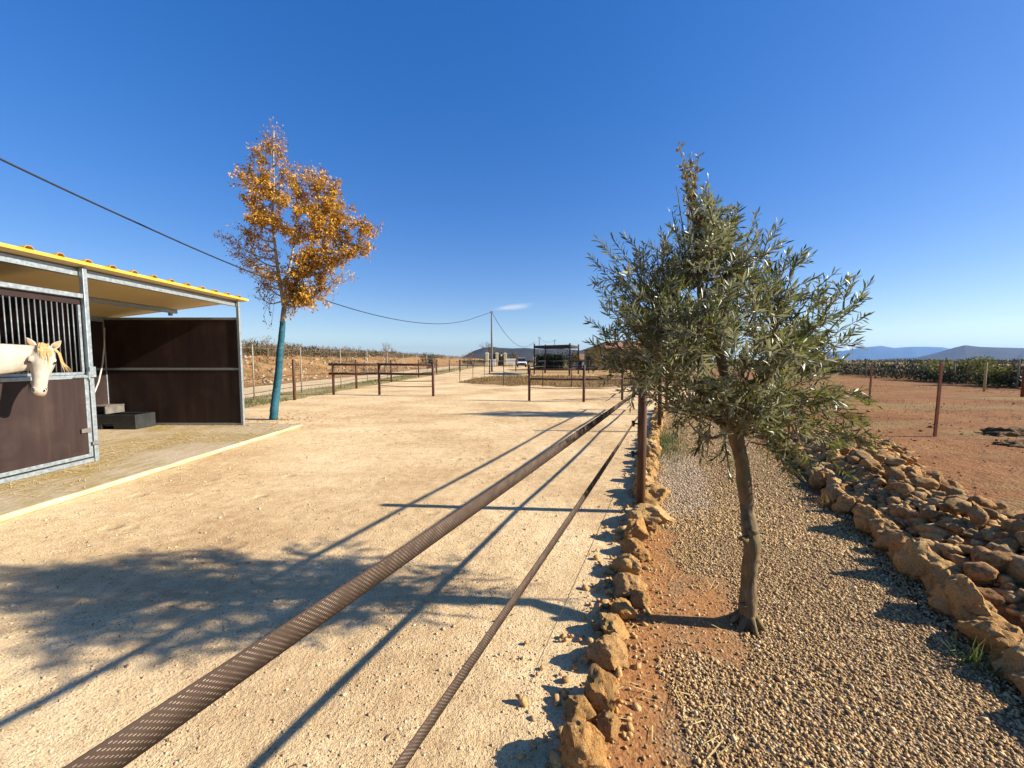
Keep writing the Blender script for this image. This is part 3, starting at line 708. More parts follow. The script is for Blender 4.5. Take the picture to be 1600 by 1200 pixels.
# ------------------------------------------------------------------ straw and dirt on the slab
def blades(n, fpos, L, W, name, m, parent=None, lean=.9, flat=False, z=0):
    V, Fc = [], []
    for i in range(n):
        p = fpos(i)
        if p is None: continue
        a = random.uniform(0, 6.283); l = L*random.uniform(.5, 1.2); w_ = W*random.uniform(.6, 1.2)
        el = random.uniform(0, .25) if flat else random.uniform(.5, 1.45)
        d = Vector((math.cos(a)*math.cos(el), math.sin(a)*math.cos(el), math.sin(el))); sd_ = Vector((-math.sin(a), math.cos(a), random.uniform(-.3, .3)))*w_*.5
        mid = p+d*l*.55; tip = p+d*l-Vector((0, 0, l*.12*(0 if flat else 1)))
        b_ = len(V); V += [p-sd_, p+sd_, mid+sd_*.8, mid-sd_*.8, tip]; Fc += [(b_, b_+1, b_+2), (b_, b_+2, b_+3), (b_+3, b_+2, b_+4)]
    return link(name, np_mesh(name, V, Fc), m, parent)
def straw_pos(i):
    x = random.uniform(-8.6, -4.85); y = random.uniform(4.0, 8.5)
    if noise.noise(Vector((x*.9, y*.6, 4)))+.25*random.uniform(-1, 1) < .0: return None
    return Vector((x, y, .034))
tag(blades(12000, straw_pos, .10, .006, 'straw', M['straw'], flat=True), kind='stuff')
# ------------------------------------------------------------------ rocks
def rock_mesh(name, seed, dims, sub=3, cuts=11, rough=.16):
    rnd = random.Random(seed); bm = bmesh.new(); bmesh.ops.create_icosphere(bm, subdivisions=sub, radius=1)
    pl = []
    for k in range(cuts):
        d = Vector((rnd.gauss(0, 1), rnd.gauss(0, 1), rnd.gauss(0, 1))).normalized(); pl.append((d, rnd.uniform(.55, .9)))
    o = Vector((seed*3.1, seed*1.7, 0))
    for v in bm.verts:
        p = v.co.copy()
        for d, h in pl:
            t = p.dot(d)
            if t > h: p -= d*(t-h)*.93
        q = p*1.6+o
        p *= 1+rough*noise.fractal(q, .9, 2.0, 4)+rough*.5*abs(noise.noise(q*3.2))
        v.co = Vector((p.x*dims[0], p.y*dims[1], p.z*dims[2]))
    me = bpy.data.meshes.new(name); bm.to_mesh(me); bm.free()
    for p in me.polygons: p.use_smooth = True
    try: me.set_sharp_from_angle(angle=R(32))
    except Exception: pass
    return me
kerb_m = [rock_mesh('kerb_stone', 100+i, (.5, .42+.1*(i % 3), .42+.08*(i % 2)), 4, 10, .24) for i in range(10)]
for me in kerb_m: me.materials.append(M['rock'])
heap_m = [rock_mesh('heap_stone', 200+i, (.5, .34+.06*(i % 3), .20+.06*(i % 4)), 3, 14, .17) for i in range(14)]
for me in heap_m: me.materials.append(M['rock2'])
up_m = [rock_mesh('upright_stone', 300+i, (.38+.05*(i % 3), .33, .5), 4, 12, .24) for i in range(8)]
for me in up_m: me.materials.append(M['rock'])
def stone(me, name, loc, size, rot, label, group=None):
    o = bpy.data.objects.new(name, me); COL.objects.link(o); o.location = loc; o.scale = size if hasattr(size, '__len__') else (size,)*3
    o.rotation_euler = rot; return tag(o, label, 'stone', group)
rs = random.Random(11)
# kerb stones: hand placed near ones from the photo (u, v of the centre of the foot, width in photo px, label)
near = [(917, 1196, 88, 1.15, 'largest pitted ochre stone at the bottom end of the stone kerb'),
        (960, 1150, 42, 1.1, 'pale cream stone wedged beside the largest kerb stone, bottom of the photo'),
        (914, 1125, 44, .9, 'smooth orange kerb stone behind the largest pitted one'),
        (948, 1103, 72, .9, 'broad craggy orange-brown kerb stone, next up from the smooth orange one'),
        (957, 1040, 66, .9, 'angular ochre kerb stone just below the trunk shadow stripe'),
        (964, 992, 52, .75, 'flat kerb stone crossed by the shadow of the olive trunk'),
        (978, 968, 50, .85, 'brown kerb stone just beyond the trunk shadow stripe'),
        (1003, 948, 34, 1.0, 'narrow stone leaning behind the kerb line beyond the trunk shadow'),
        (984, 928, 50, .8, 'rough orange kerb stone between trunk shadow and fence post'),
        (985, 900, 48, .8, 'pale ochre kerb stone with a knobbly top, fourth below the fence post'),
        (1006, 878, 34, .7, 'small reddish stone tucked behind the kerb, below the fence post'),
        (992, 868, 40, .9, 'rounded tan kerb stone, third below the fence post'),
        (997, 846, 36, 1.3, 'upright pillar-like kerb stone just below the fence post'),
        (1024, 836, 26, .8, 'low orange stone behind the pillar-like kerb stone'),
        (1018, 820, 74, .55, 'long flat dark stone lying across the kerb at the foot of the fence post'),
        (1022, 790, 50, .8, 'bulky ochre stone right behind the nearest fence post')]
for i, (u, v, wpx, hr, lab) in enumerate(near):
    p = G(u, v-4); wd = wpx/F*p.y*1.02
    stone(kerb_m[i % 10], 'kerb_stone', (p.x-.02, p.y, wd*.27*hr), (wd, wd*.92, wd*.95*hr), (rs.uniform(-.25, .25), rs.uniform(-.25, .25), rs.uniform(0, 6.28)), lab, 'stones of the kerb')
s = toF(p)[0]+.13
while s < 12.2:
    wd = rs.uniform(.16, .28); q = FR(s, OK+.10+rs.uniform(-.04, .04)-.010*max(0, s-4))
    stone(kerb_m[rs.randrange(10)], 'kerb_stone', (q.x, q.y, wd*.28), (wd, wd*.95, wd*rs.uniform(.8, 1.15)), (rs.uniform(-.4, .4), rs.uniform(-.4, .4), rs.uniform(0, 6.28)), 'ochre stone in the close kerb row behind the nearest fence post', 'stones of the kerb')
    s += wd*.62
# rock bed: upright edging stones along the gravel, flat stones heaped behind
E0, E1 = G(1600, 1075), G(1275, 752)
so0 = toF(E0); so1 = toF(E1)
def eo(s): return so0[1]+(so1[1]-so0[1])*(s-so0[0])/(so1[0]-so0[0])
def edgelab(k, u, big):
    return None
upr = [(1597, 1062, 70, 62, 'squat dark edging stone at the right picture edge, nearest of the rock bed'),
       (1562, 1010, 60, 60, 'low shaded edging stone of the rock bed near the right edge'),
       (1500, 972, 130, 120, 'broad slab-like edging stone, largest in the rock bed border'),
       (1436, 910, 85, 112, 'tall pointed tan edging stone rising above the rock bed border'),
       (1392, 868, 40, 62, 'thin leaning edging stone left of the tall pointed one'),
       (1352, 836, 62, 74, 'lumpy upright edging stone with a knob on top, mid border'),
       (1322, 806, 38, 50, 'dark narrow edging stone beside the dry tuft in the border'),
       (1300, 786, 44, 46, 'blocky edging stone under the lowest olive leaves'),
       (1278, 764, 38, 42, 'small edging stone under the hanging olive branch, end of the visible border')]
for i, (u, v, wpx, hpx, lab) in enumerate(upr):
    p = G(u, v); wd = wpx/F*p.y*.46; h = hpx/F*p.y*.64
    stone(up_m[i % 8], 'edging_stone', (p.x+.03, p.y+.03, h*.40), (wd*1.45, .30+.25*min(wd, .3), h*1.12), (rs.uniform(-.12, .12), rs.uniform(-.2, .1), math.atan2(U2.y, U2.x)+rs.uniform(-.35, .35)), lab, 'edging stones of the rock bed')
s = so0[0]-1.0
while s < 9.0:
    h = rs.uniform(.13, .24); wd = rs.uniform(.11, .19)
    q = FR(s, eo(s)+.06+rs.uniform(-.04, .07))
    stone(up_m[rs.randrange(8)], 'edging_stone', (q.x, q.y, h*.36), (wd*1.5, .36, h*rs.uniform(.8, 1.15)), (rs.uniform(-.2, .2), rs.uniform(-.25, .25), math.atan2(U2.y, U2.x)+rs.uniform(-.5, .5)), 'brown stone filling the gaps of the rock bed border along the gravel', 'edging stones of the rock bed')
    s += wd*.8
# soil under the heap
def mz(t): return .24*math.sin(math.pi*min(1, max(0, t)))**.7
def heapw(s): return 1.3+.3*math.sin(s*.9)+.5*smooth((5-s)/3)
V, Fc = [], []; ss = np.arange(-1, 9.6, .2); k = 12
for s in ss:
    for j in range(k):
        t = j/(k-1); o = eo(s)+.05+t*heapw(s); p = FR(s, o); V.append((p.x, p.y, -.03+mz(t)*(1+.3*noise.noise(p*2))*smooth((9.4-s)/1.0)))
for i in range(len(ss)-1):
    for j in range(k-1): Fc.append((i*k+j, (i+1)*k+j, (i+1)*k+j+1, i*k+j+1)[::-1])
tag(link('rock_bed_soil', np_mesh('rock_bed_soil', V, Fc, True), M['red']), kind='structure')
cnt = 0
def heap(n, wr, lift, s0, s1):
    global cnt
    for i in range(n):
        s = s0+(s1-s0)*((i+.5)/n)+rs.uniform(-.1, .1); t = rs.uniform(.04, 1.0)
        o = eo(s)+.12+t*heapw(s); p = FR(s, o); wd = rs.uniform(*wr)*(1.0 if t < .8 else .75)
        z = mz(t)*smooth((9.4-s)/1.0)+lift*rs.uniform(.4, 1)-.02
        lab = 'flat brown stone heaped in the rock bed between gravel path and red field'
        stone(heap_m[rs.randrange(14)], 'heap_stone', (p.x, p.y, max(.02, z)), (wd, wd*rs.uniform(.8, 1.1), wd*rs.uniform(.75, 1.2)), (rs.uniform(-.5, .5), rs.uniform(-.6, .35), rs.uniform(0, 6.28)), lab, 'stones heaped in the rock bed'); cnt += 1
heap(165, (.15, .27), .06, 1.4, 8.0); heap(132, (.12, .23), .14, 1.4, 7.6)
# earth clods heap in the field at the right edge
V = []
def mound(name, u, v, rx, ry, h, m, label, cat):
    p = G(u, v); bm = bmesh.new(); bmesh.ops.create_icosphere(bm, subdivisions=5, radius=1)
    for q in bm.verts:
        c = q.co.copy(); f = 1+.35*noise.fractal(c*2.2+Vector((u, 0, 0)), .8, 2, 5)
        q.co = Vector((p.x+c.x*rx*f, p.y+c.y*ry*f, c.z*h*f-.02))
    me = bpy.data.meshes.new(name); bm.to_mesh(me); bm.free()
    for q in me.polygons: q.use_smooth = True
    return tag(link(name, me, m), label, cat)
mound('earth_mound', 1590, 684, .75, .35, .20, M['clod'], 'low mound of dark clods in the red field at the right edge', 'mound')
mound('earth_mound', 1600, 700, .5, .25, .13, M['clod'], 'smaller clod heap before the low mound in the red field', 'mound')

# ------------------------------------------------------------------ pebbles, grit
ICO = None
def base_ico():
    bm = bmesh.new(); bmesh.ops.create_icosphere(bm, subdivisions=1, radius=1)
    V = np.array([v.co[:] for v in bm.verts]); Fc = np.array([[v.index for v in f.verts] for f in bm.faces]); bm.free(); return V, Fc
IV, IF = base_ico()
OV = np.array([(1,0,0),(-1,0,0),(0,1,0),(0,-1,0),(0,0,1),(0,0,-1)], float); OF = np.array([(0,2,4),(2,1,4),(1,3,4),(3,0,4),(2,0,5),(1,2,5),(3,1,5),(0,3,5)])
def pebbles(name, pos, size, m, ico=True, flat=.62, jit=.25):
    BV, BF = (IV, IF) if ico else (OV, OF)
    n = len(pos); k = len(BV)
    v = np.repeat(BV[None], n, 0)*(1+rng.uniform(-jit, jit, (n, k, 1)))
    sc = np.stack([rng.uniform(.7, 1.25, n), rng.uniform(.55, .95, n), rng.uniform(.45, .8, n)*flat/.62], 1)*size[:, None]
    v = v*sc[:, None, :]
    # random rotation: yaw, with a little tilt
    a = rng.uniform(0, 6.283, n); b_ = rng.normal(0, .45, n); ca, sa, cb_, sb = np.cos(a), np.sin(a), np.cos(b_), np.sin(b_)
    x, y, z = v[..., 0], v[..., 1], v[..., 2]
    x2 = x*cb_[:, None]+z*sb[:, None]; z2 = -x*sb[:, None]+z*cb_[:, None]
    X = x2*ca[:, None]-y*sa[:, None]; Y = x2*sa[:, None]+y*ca[:, None]
    v = np.stack([X, Y, z2], -1)+pos[:, None, :]
    Fc = (BF[None]+(np.arange(n)*k)[:, None, None]).reshape(-1, 3)
    return tag(link(name, np_mesh(name, v.reshape(-1, 3), Fc, ico), m), kind='stuff')
def nz2(x, y, sc, seed): return np.array([noise.noise(Vector((a*sc, b_*sc, seed))) for a, b_ in zip(x, y)])
def bed_scatter(n, s0, s1, o0, o1, pw, sz, ico, name, m, soil=True, grey=False):
    t = rng.uniform(0, 1, n)**pw; s = s0+(s1-s0)*t; o = rng.uniform(o0, o1, n)
    x = U2.x*s+N2.x*o; y = U2.y*s+N2.y*o
    w_ = nz2(x, y, 2.2, 1.0)*.16+nz2(x, y, 7, 4.0)*.06
    keep = np.ones(n, bool)
    if soil:
        strip = (o+w_) < .06; ring = np.sqrt((s-2.45)**2*.5+(o-.18)**2)+w_ < .24
        bare = (strip | ring) & (s < 3.6)
        keep &= ~(bare & (rng.uniform(0, 1, n) > .10))
    gp = (((s-5.2)/1.5)**2+((o+.05)/.42)**2+w_*4+nz2(x, y, 14, 2.0)*.5+rng.normal(0, .18, n)) < 1
    keep &= gp if grey else ~(gp & (rng.uniform(0, 1, n) > .12))
    x, y = x[keep], y[keep]; k = len(x); size = rng.lognormal(0, .3, k)*sz
    z = rng.uniform(.0, .9, k)*size*.6+.008
    pebbles(name, np.stack([x, y, z], 1), size, m, ico)
bed_scatter(60000, .7, 4.6, OK+.14, 1.60, 1.15, .0062, True, 'gravel_pebbles', M['pebble'])
bed_scatter(34000, 3.6, 11, OK+.12, 1.45, 1.4, .0095, False, 'gravel_pebbles', M['pebble'])
bed_scatter(26000, 3.6, 7.2, OK+.12, .6, 1.0, .0085, False, 'grey_chippings', M['greypeb'], False, True)
def yard_grit(n, rad, sz):
    # around the viewer, thinning with distance, only on the yard side of the kerb
    r = .8+rad*rng.uniform(0, 1, n)**1.25; a = rng.uniform(R(35), R(150), n); x = r*np.cos(a); y = r*np.sin(a)
    o = x*N2.x+y*N2.y; keep = (o < OK-.03) & (x > -4.65); x, y, r = x[keep], y[keep], r[keep]
    cl = nz2(x, y, 2.5, 8.0); k2 = cl+rng.uniform(-.5, .5, len(x)) > -.1; x, y, r = x[k2], y[k2], r[k2]
    size = rng.lognormal(0, .4, len(x))*sz*(1+.10*r); pebbles('yard_grit_stones', np.stack([x, y, size*.12], 1), size, M['grit'], False)
yard_grit(46000, 8, .0038)
# stony rubble on the orange bank
n = 1500; x = rng.uniform(-42, -15, n); y = rng.uniform(14, 75, n)
z = np.array([bankz(a, b_) for a, b_ in zip(x, y)]); pebbles('bank_rubble', np.stack([x, y, z+.02], 1), rng.lognormal(0, .5, n)*.11, M['palestone'], True)
# crumbs of earth and twigs on the red field
n = 2600; s = rng.uniform(0, 18, n)**1.0; o = 2.4+rng.uniform(0, 1, n)**1.3*14; x = U2.x*s+N2.x*o; y = U2.y*s+N2.y*o
z = np.array([fieldz(a, b_) for a, b_ in zip(x, y)]); pebbles('field_clods', np.stack([x, y, z+.004], 1), rng.lognormal(0, .5, n)*.015, M['red'], False)
# dry stalks on the bare earth beside the kerb
def kb_pos(i):
    s = random.uniform(.9, 3.6); o = random.uniform(OK+.14, .35); q = FR(s, o); return Vector((q.x, q.y, .018))
tag(blades(140, kb_pos, .12, .004, 'dry_stalks', M['straw'], flat=True), kind='stuff')

n = 4500; s = rng.uniform(1.0, 9.0, n); t_ = rng.uniform(.0, 1.08, n)
pp_ = [FR(a, eo(a)+.08+b_*heapw(a)) for a, b_ in zip(s, t_)]
z = np.array([mz(b_)*smooth((9.4-a)/1.0) for a, b_ in zip(s, t_)])
pebbles('heap_rubble', np.stack([[p.x for p in pp_], [p.y for p in pp_], z+.005], 1), rng.lognormal(0, .4, n)*.036, M['rock2'], True, .62, .3)

def litter(i):
    x = random.uniform(-4.6, 2.5); y = random.uniform(1.2, 11)
    q = Vector((x, y)); 
    if toF(q)[1] > OK-.05 or noise.noise(Vector((x*.7, y*.5, 12)))+.3*random.uniform(-1, 1) < .12: return None
    return Vector((x, y, .004))
tag(blades(1500, litter, .035, .007, 'yard_litter', M['clod'], flat=True), kind='stuff')

n = 1500; s = rng.uniform(.9, 9, n); o = OK+.10+rng.normal(0, .11, n); x = U2.x*s+N2.x*o; y = U2.y*s+N2.y*o
pebbles('kerb_rubble', np.stack([x, y, np.full(n, .012)], 1), rng.lognormal(0, .5, n)*.012, M['rock'], True, .62, .3)
# ------------------------------------------------------------------ leaves and branches
def leaf_mesh(name, P_, D_, N_, L_, W_, fold=.25, simple_=False):
    """arrays: base positions, directions, normals, lengths, widths"""
    P_, D_, N_ = map(lambda a: np.asarray(a, float), (P_, D_, N_)); L_ = np.asarray(L_)[:, None]; W_ = np.asarray(W_)[:, None]
    D_ /= np.linalg.norm(D_, axis=1, keepdims=True)+1e-9
    Sd = np.cross(D_, N_); Sd /= np.linalg.norm(Sd, axis=1, keepdims=True)+1e-9
    Nn = np.cross(Sd, D_); n = len(P_)
    if simple_:
        V = np.stack([P_, P_+D_*L_*.45+Sd*W_*.5+Nn*L_*.06, P_+D_*L_*.95-Nn*L_*.08, P_+D_*L_*.5-Sd*W_*.5+Nn*L_*.06], 1); k = 4
        Fb = np.array([(0, 1, 2), (0, 2, 3)])
    else:
        mid = P_+D_*L_*.45
        V = np.stack([P_, mid+Sd*W_*.5+Nn*W_*fold, mid, mid-Sd*W_*.5+Nn*W_*fold, P_+D_*L_*.78+Sd*W_*.3-Nn*L_*.03, P_+D_*L_*.78-Sd*W_*.3-Nn*L_*.03, P_+D_*L_-Nn*L_*.07], 1); k = 7
        Fb = np.array([(0, 2, 1), (0, 3, 2), (1, 2, 4), (2, 3, 5), (2, 5, 4), (4, 5, 6)])
    Fc = (Fb[None]+(np.arange(n)*k)[:, None, None]).reshape(-1, 3)
    return np_mesh(name, V.reshape(-1, 3), Fc)
class Leaves:
    def __init__(s): s.p, s.d, s.n, s.l, s.w = [], [], [], [], []
    def add(s, p, d, n, l, w): s.p.append(p[:]); s.d.append(d[:]); s.n.append(n[:]); s.l.append(l); s.w.append(w)
    def build(s, name, m, parent, simple_=False):
        off = np.array(rootloc(parent)[:]) if parent else 0
        return link(name, leaf_mesh(name, np.array(s.p)-off, s.d, s.n, s.l, s.w, simple_=simple_), m, parent)
def rv(r): return Vector((r.gauss(0, 1), r.gauss(0, 1), r.gauss(0, 1)))
def curve(a, b, bow, r, n=8, wob=.03):
    """gently bowed, wobbling path"""
    a, b = Vector(a), Vector(b); L = (b-a).length; out = []; o = rv(r)
    for i in range(n+1):
        t = i/n; p = a.lerp(b, t)+Vector(bow)*math.sin(math.pi*t)
        w_ = wob*L*math.sin(math.pi*t)
        p += Vector((noise.noise(p*3/L+o), noise.noise(p*3/L+o+Vector((9, 0, 0))), noise.noise(p*3/L+o+Vector((0, 9, 0)))))*w_*2
        out.append(p)
    return out
def at(path, t):
    x = t*(len(path)-1); i = min(len(path)-2, int(x)); return path[i].lerp(path[i+1], x-i), (path[i+1]-path[i]).normalized()
# ------------------------------------------------------------------ olive tree in the gravel bed
r = random.Random(5); YT = 2.2
base = G(1167, 978)
ol = empty('olive_tree', (base.x, base.y, 0), 'front olive tree with bare grey trunk and bushy silvery green crown in the gravel bed', 'tree')
trunk = MB(); fork = P(1150, 685, 2.2)
tp = [base+Vector((.005, 0, -.06)), P(1168, 968, base.y), P(1170, 900, base.y+.01), P(1174, 850, base.y+.0), P(1167, 790, 2.2), P(1160, 730, 2.2), fork, P(1146, 655, 2.2)]
rr_t = [.062, .052, .044, .045, .043, .043, .045, .036]
# finer trunk path with knots
tpf, trf = [], []
for i in range(len(tp)-1):
    for j in range(6):
        t = j/6; q = tp[i].lerp(tp[i+1], t); rad = rr_t[i]*(1-t)+rr_t[i+1]*t
        tpf.append(q+Vector((noise.noise(q*6), noise.noise(q*6+Vector((4, 4, 4))), 0))*.007); trf.append(rad*.9*(1+.16*noise.noise(q*13)))
trunk.tube(tpf, trf, 14)
for kz, (u, v) in enumerate(((1179, 875), (1160, 842), (1178, 832), (1160, 945))):
    q = P(u, v, base.y-.02); c = q+(Vector((1, -.3, .3)) if u > 1170 else Vector((-1, -.3, .2)))*.02
    trunk.tube([q-(c-q)*1.2, c], [.02, .011], 7)
for k in range(7):
    a = k*.9+.2; trunk.tube([base+Vector((.03*math.cos(a), .03*math.sin(a), .07)), base+Vector((.08*math.cos(a), .08*math.sin(a), .012)), base+Vector((.13*math.cos(a), .13*math.sin(a), -.03))], [.022, .014, .006], 6)
LV, LY = Leaves(), Leaves()
twigs = MB()
def twig(p, d, L, lv, r, rad=.0022, leafL=.058, dens=1.0, droop=.0):
    """a leafy shoot: opposite leaf pairs along a slightly curved stem"""
    n = 5; path = [p]; q = Vector(p); dd = d.normalized()
    for i in range(n):
        dd = (dd+rv(r)*.09+Vector((0, 0, -droop))).normalized(); q = q+dd*L/n; path.append(q)
    twigs.tube(path, [rad*(1-.12*i) for i in range(n+1)], 3, False)
    m = max(3, int(L/.0165*dens)); rot = r.uniform(0, 6.28)
    for i in range(m):
        t = .12+.88*i/m; c, ax = at(path, t); x = ax.orthogonal().normalized(); y = ax.cross(x)
        a = rot+i*1.6
        for sgn in (1, -1):
            if r.random() < .1: continue
            rad_ = (x*math.cos(a)+y*math.sin(a))*sgn
            ld = (rad_*r.uniform(.55, 1.0)+ax*r.uniform(.6, 1.1)+Vector((0, 0, .12))+rv(r)*.12)
            ln = (ax-rad_*.35+rv(r)*.35)
            l = leafL*r.uniform(.65, 1.15); lv.add(c, ld, ln, l, l*r.uniform(.15, .21))
    lv.add(path[-1], dd, dd.orthogonal(), leafL*.8, leafL*.16)
def limb(start, tip, r, r0, bow, nt, tl, lv=None, dens=1.0, t0=.2, second=True, droop=.0):
    lv = lv or LV
    path = curve(start, tip, bow, r, 10, .04); n = len(path)
    trunk.tube(path, [max(.0025, r0*(1-i/(n-1))**.8) for i in range(n)], 6)
    L = (Vector(tip)-Vector(start)).length
    for i in range(nt):
        t = t0+(1-t0)*(i+r.random())/nt; c, ax = at(path, min(.995, t))
        out = ax.orthogonal().normalized(); out.rotate(Matrix.Rotation(r.uniform(0, 6.28), 3, ax))
        d = ax*r.uniform(.5, 1.0)+out*r.uniform(.5, 1.0)+Vector((0, 0, .25-droop*2))
        l = tl*r.uniform(.55, 1.2)*(1-.35*t)
        if second and r.random() < .55:
            p2_ = c+d.normalized()*l*.75; pp_ = curve(c, p2_, rv(r)*.02, r, 4, .05); twigs.tube(pp_, [.005, .0042, .0036, .003, .0025], 4, False)
            for q in range(4):
                cc, a2 = at(pp_, .25+.74*q/3.0); o2 = a2.orthogonal().normalized(); o2.rotate(Matrix.Rotation(r.uniform(0, 6.28), 3, a2))
                twig(cc, a2*.7+o2*.65+Vector((0, 0, .15-droop)), l*.65, lv, r, dens=dens, droop=droop)
        else: twig(c, d, l*.85, lv, r, dens=dens, droop=droop)
    twig(path[-1], path[-1]-path[-2], tl*.8, lv, r, dens=dens, droop=droop)
top = tp[-1]
leader = curve(top, P(1085, 330, 2.28), (0, 0, 0), r, 12, .03); trunk.tube(leader, [.034*(1-i/14) for i in range(13)], 8)
leader2 = curve(fork, P(1215, 480, 2.15), (.04, 0, 0), r, 10, .03); trunk.tube(leader2, [.03*(1-i/12) for i in range(11)], 8)
leader3 = curve(fork, P(1075, 480, 2.1), (-.05, 0, 0), r, 10, .03); trunk.tube(leader3, [.028*(1-i/12) for i in range(11)], 8)
# limb tips measured off the photo: u, v, depth, twigs, twig length
tips = [
 (1100, 345, 2.2, 9, .22, 1), (1120, 375, 2.35, 9, .22, 1), (1085, 400, 2.15, 9, .24, 1), (1065, 395, 2.4, 9, .22, 1), (1150, 335, 2.3, 8, .2, 1), (948, 548, 2.3, 9, .2, 3), (958, 572, 2.1, 9, .2, 0), (975, 590, 2.4, 9, .2, 0), (960, 400, 2.1, 10, .26, 3), (985, 420, 2.4, 11, .26, 3), (1045, 410, 2.1, 11, .26, 3), (1010, 470, 2.5, 11, .26, 3), (975, 500, 1.9, 10, .26, 3), (1115, 380, 2.1, 10, .24, 1), (1150, 400, 2.45, 10, .24, 1), (1300, 490, 2.4, 10, .24, 2), (975, 385, 2.35, 9, .24, 3), (1003, 385, 2.15, 9, .24, 3), (1035, 380, 2.4, 8, .22, 3), (945, 415, 2.25, 9, .22, 3), (958, 470, 2.05, 10, .24, 3),
 (950, 530, 2.2, 11, .24, 3), (962, 575, 2.3, 10, .22, 3), (985, 600, 2.05, 8, .2, 3), (1005, 500, 1.85, 12, .26, 3), (1020, 440, 2.0, 12, .26, 3), (1030, 570, 1.8, 11, .24, 3),
 (1060, 430, 2.5, 11, .26, 1), (1105, 395, 2.35, 10, .25, 1), (1140, 370, 2.25, 9, .22, 1), (1168, 352, 2.2, 8, .2, 1), (1120, 340, 2.3, 7, .2, 1),
 (1185, 400, 2.2, 10, .24, 2), (1215, 430, 2.3, 10, .24, 2), (1245, 420, 2.15, 9, .22, 2), (1275, 460, 2.2, 10, .24, 2), (1320, 455, 2.25, 9, .22, 2), (1340, 475, 2.1, 9, .22, 2),
 (1345, 505, 2.3, 8, .2, 2), (1320, 540, 2.2, 8, .2, 2), (1270, 520, 2.0, 10, .24, 2), (1230, 500, 1.9, 10, .24, 2), (1180, 470, 1.75, 11, .26, 2), (1130, 470, 1.8, 12, .26, 1),
 (1290, 600, 2.2, 10, .24, 0), (1330, 640, 2.15, 8, .22, 0), (1290, 655, 2.0, 9, .24, 0), (1310, 690, 2.25, 9, .24, 0), (1255, 690, 2.05, 10, .24, 0), (1245, 610, 1.85, 11, .24, 0),
 (1215, 560, 1.7, 11, .26, 0), (1150, 560, 1.65, 12, .26, 0), (1090, 540, 1.65, 12, .26, 3), (1060, 610, 1.8, 9, .24, 0), (1200, 640, 1.8, 10, .24, 0), (1130, 620, 1.75, 9, .24, 0),
 (1100, 560, 2.7, 12, .28, 0), (1200, 540, 2.75, 12, .28, 0), (1270, 560, 2.6, 11, .26, 0), (1020, 540, 2.65, 11, .26, 0), (1150, 450, 2.6, 11, .26, 1), (1060, 500, 2.7, 10, .26, 3),
 (1010, 590, 2.5, 9, .24, 0), (1230, 640, 2.6, 10, .24, 0), (1235, 720, 2.2, 8, .22, 0), (1200, 695, 2.4, 8, .22, 0), (1070, 660, 2.3, 5, .18, 0), (1180, 600, 2.4, 9, .25, 0), (1110, 640, 2.5, 7, .22, 0)]
for u, v, Yd, nt, tl, src in tips:
    u, v = 1140+(u-1140)*(.96 if u < 1140 else .915), 545+(v-545)*((.92 if u > 1175 else .86) if v < 545 else .93)
    tip = P(u, v, Yd); L0 = (leader, leader2, leader3)[(src-1)] if src else None
    if src: st_, _ = at(L0, r.uniform(.25, .8) if v > 420 else r.uniform(.55, .95))
    else: st_ = fork.lerp(P(1148, 620, 2.2), r.random()) if v > 560 else at(r.choice((leader, leader2, leader3)), r.uniform(.15, .45))[0]
    if tip.z < st_.z-.02: bow = Vector((0, 0, .10))
    else: bow = Vector((0, 0, -.05))+rv(r)*.02
    limb(st_, tip, r, .013, bow, max(4, int(nt*.92)), tl*.92, t0=.22, droop=.06 if v > 640 else 0.0)
# drooping sprays beside the trunk and at the right edge
for u0, v0, u1, v1, Yd in ((1110, 655, 1105, 712, 2.0), (1095, 640, 1092, 690, 2.05), (1130, 670, 1140, 735, 2.05), (1060, 640, 1050, 665, 2.1), (1290, 640, 1352, 655, 2.15), (1310, 610, 1362, 628, 2.2), (1280, 700, 1330, 728, 2.2), (1210, 700, 1250, 745, 2.15), (1310, 500, 1352, 470, 2.2), (1250, 660, 1365, 690, 2.15)):
    a, b_ = P(u0, v0, Yd), P(u1, v1, Yd); twigs.tube([fork.lerp(a, .4), a, b_], [.006, .004, .003], 4, False); twig(a, b_-a, (b_-a).length*1.15, LV, r, dens=1.1, droop=.03)
    twig(a.lerp(b_, .3), (b_-a)+rv(r)*.1, (b_-a).length*.7, LV, r, dens=1.1)
# thin upright shoots at the top with few, yellowed leaves
for u0, v0, u1, v1, Yd, y in ((1085, 420, 1061, 228, 2.3, 1), (1090, 430, 1078, 240, 2.32, 1), (1095, 420, 1092, 245, 2.26, 1), (1100, 400, 1098, 300, 2.3, 0), (1075, 430, 1056, 290, 2.34, 0), (1088, 400, 1070, 262, 2.22, 1), (1070, 440, 1050, 330, 2.28, 0), (1110, 400, 1118, 310, 2.3, 0), (1080, 410, 1086, 262, 2.36, 1), (1096, 420, 1106, 280, 2.35, 0)):
    a, b_ = P(u0, v0, Yd), P(u1, v1, Yd); pth = curve(a, b_, rv(r)*.015, r, 8, .02); trunk.tube(pth, [.006-.0005*i for i in range(9)], 5)
    for i in range(34 if y else 22):
        t = r.uniform(.25, 1); c, ax = at(pth, t)
        for q in range(r.choice((1, 2, 4)) if y else 1):
            d = ax*.6+rv(r)*.6; l = .04*r.uniform(.6, 1.1); (LY if y and t > .45 else LV).add(c+rv(r)*.008, d, rv(r), l, l*.38 if y and t > .45 else l*.2)
trunk.build('trunk', M['bark'], ol, True)
crown = LV.build('crown', M['olive'], ol)
twigs.build('twigs', M['twigbr'], crown)
LY.build('yellowed_leaves', M['oliveyel'], crown)
print('olive leaves', len(LV.p))
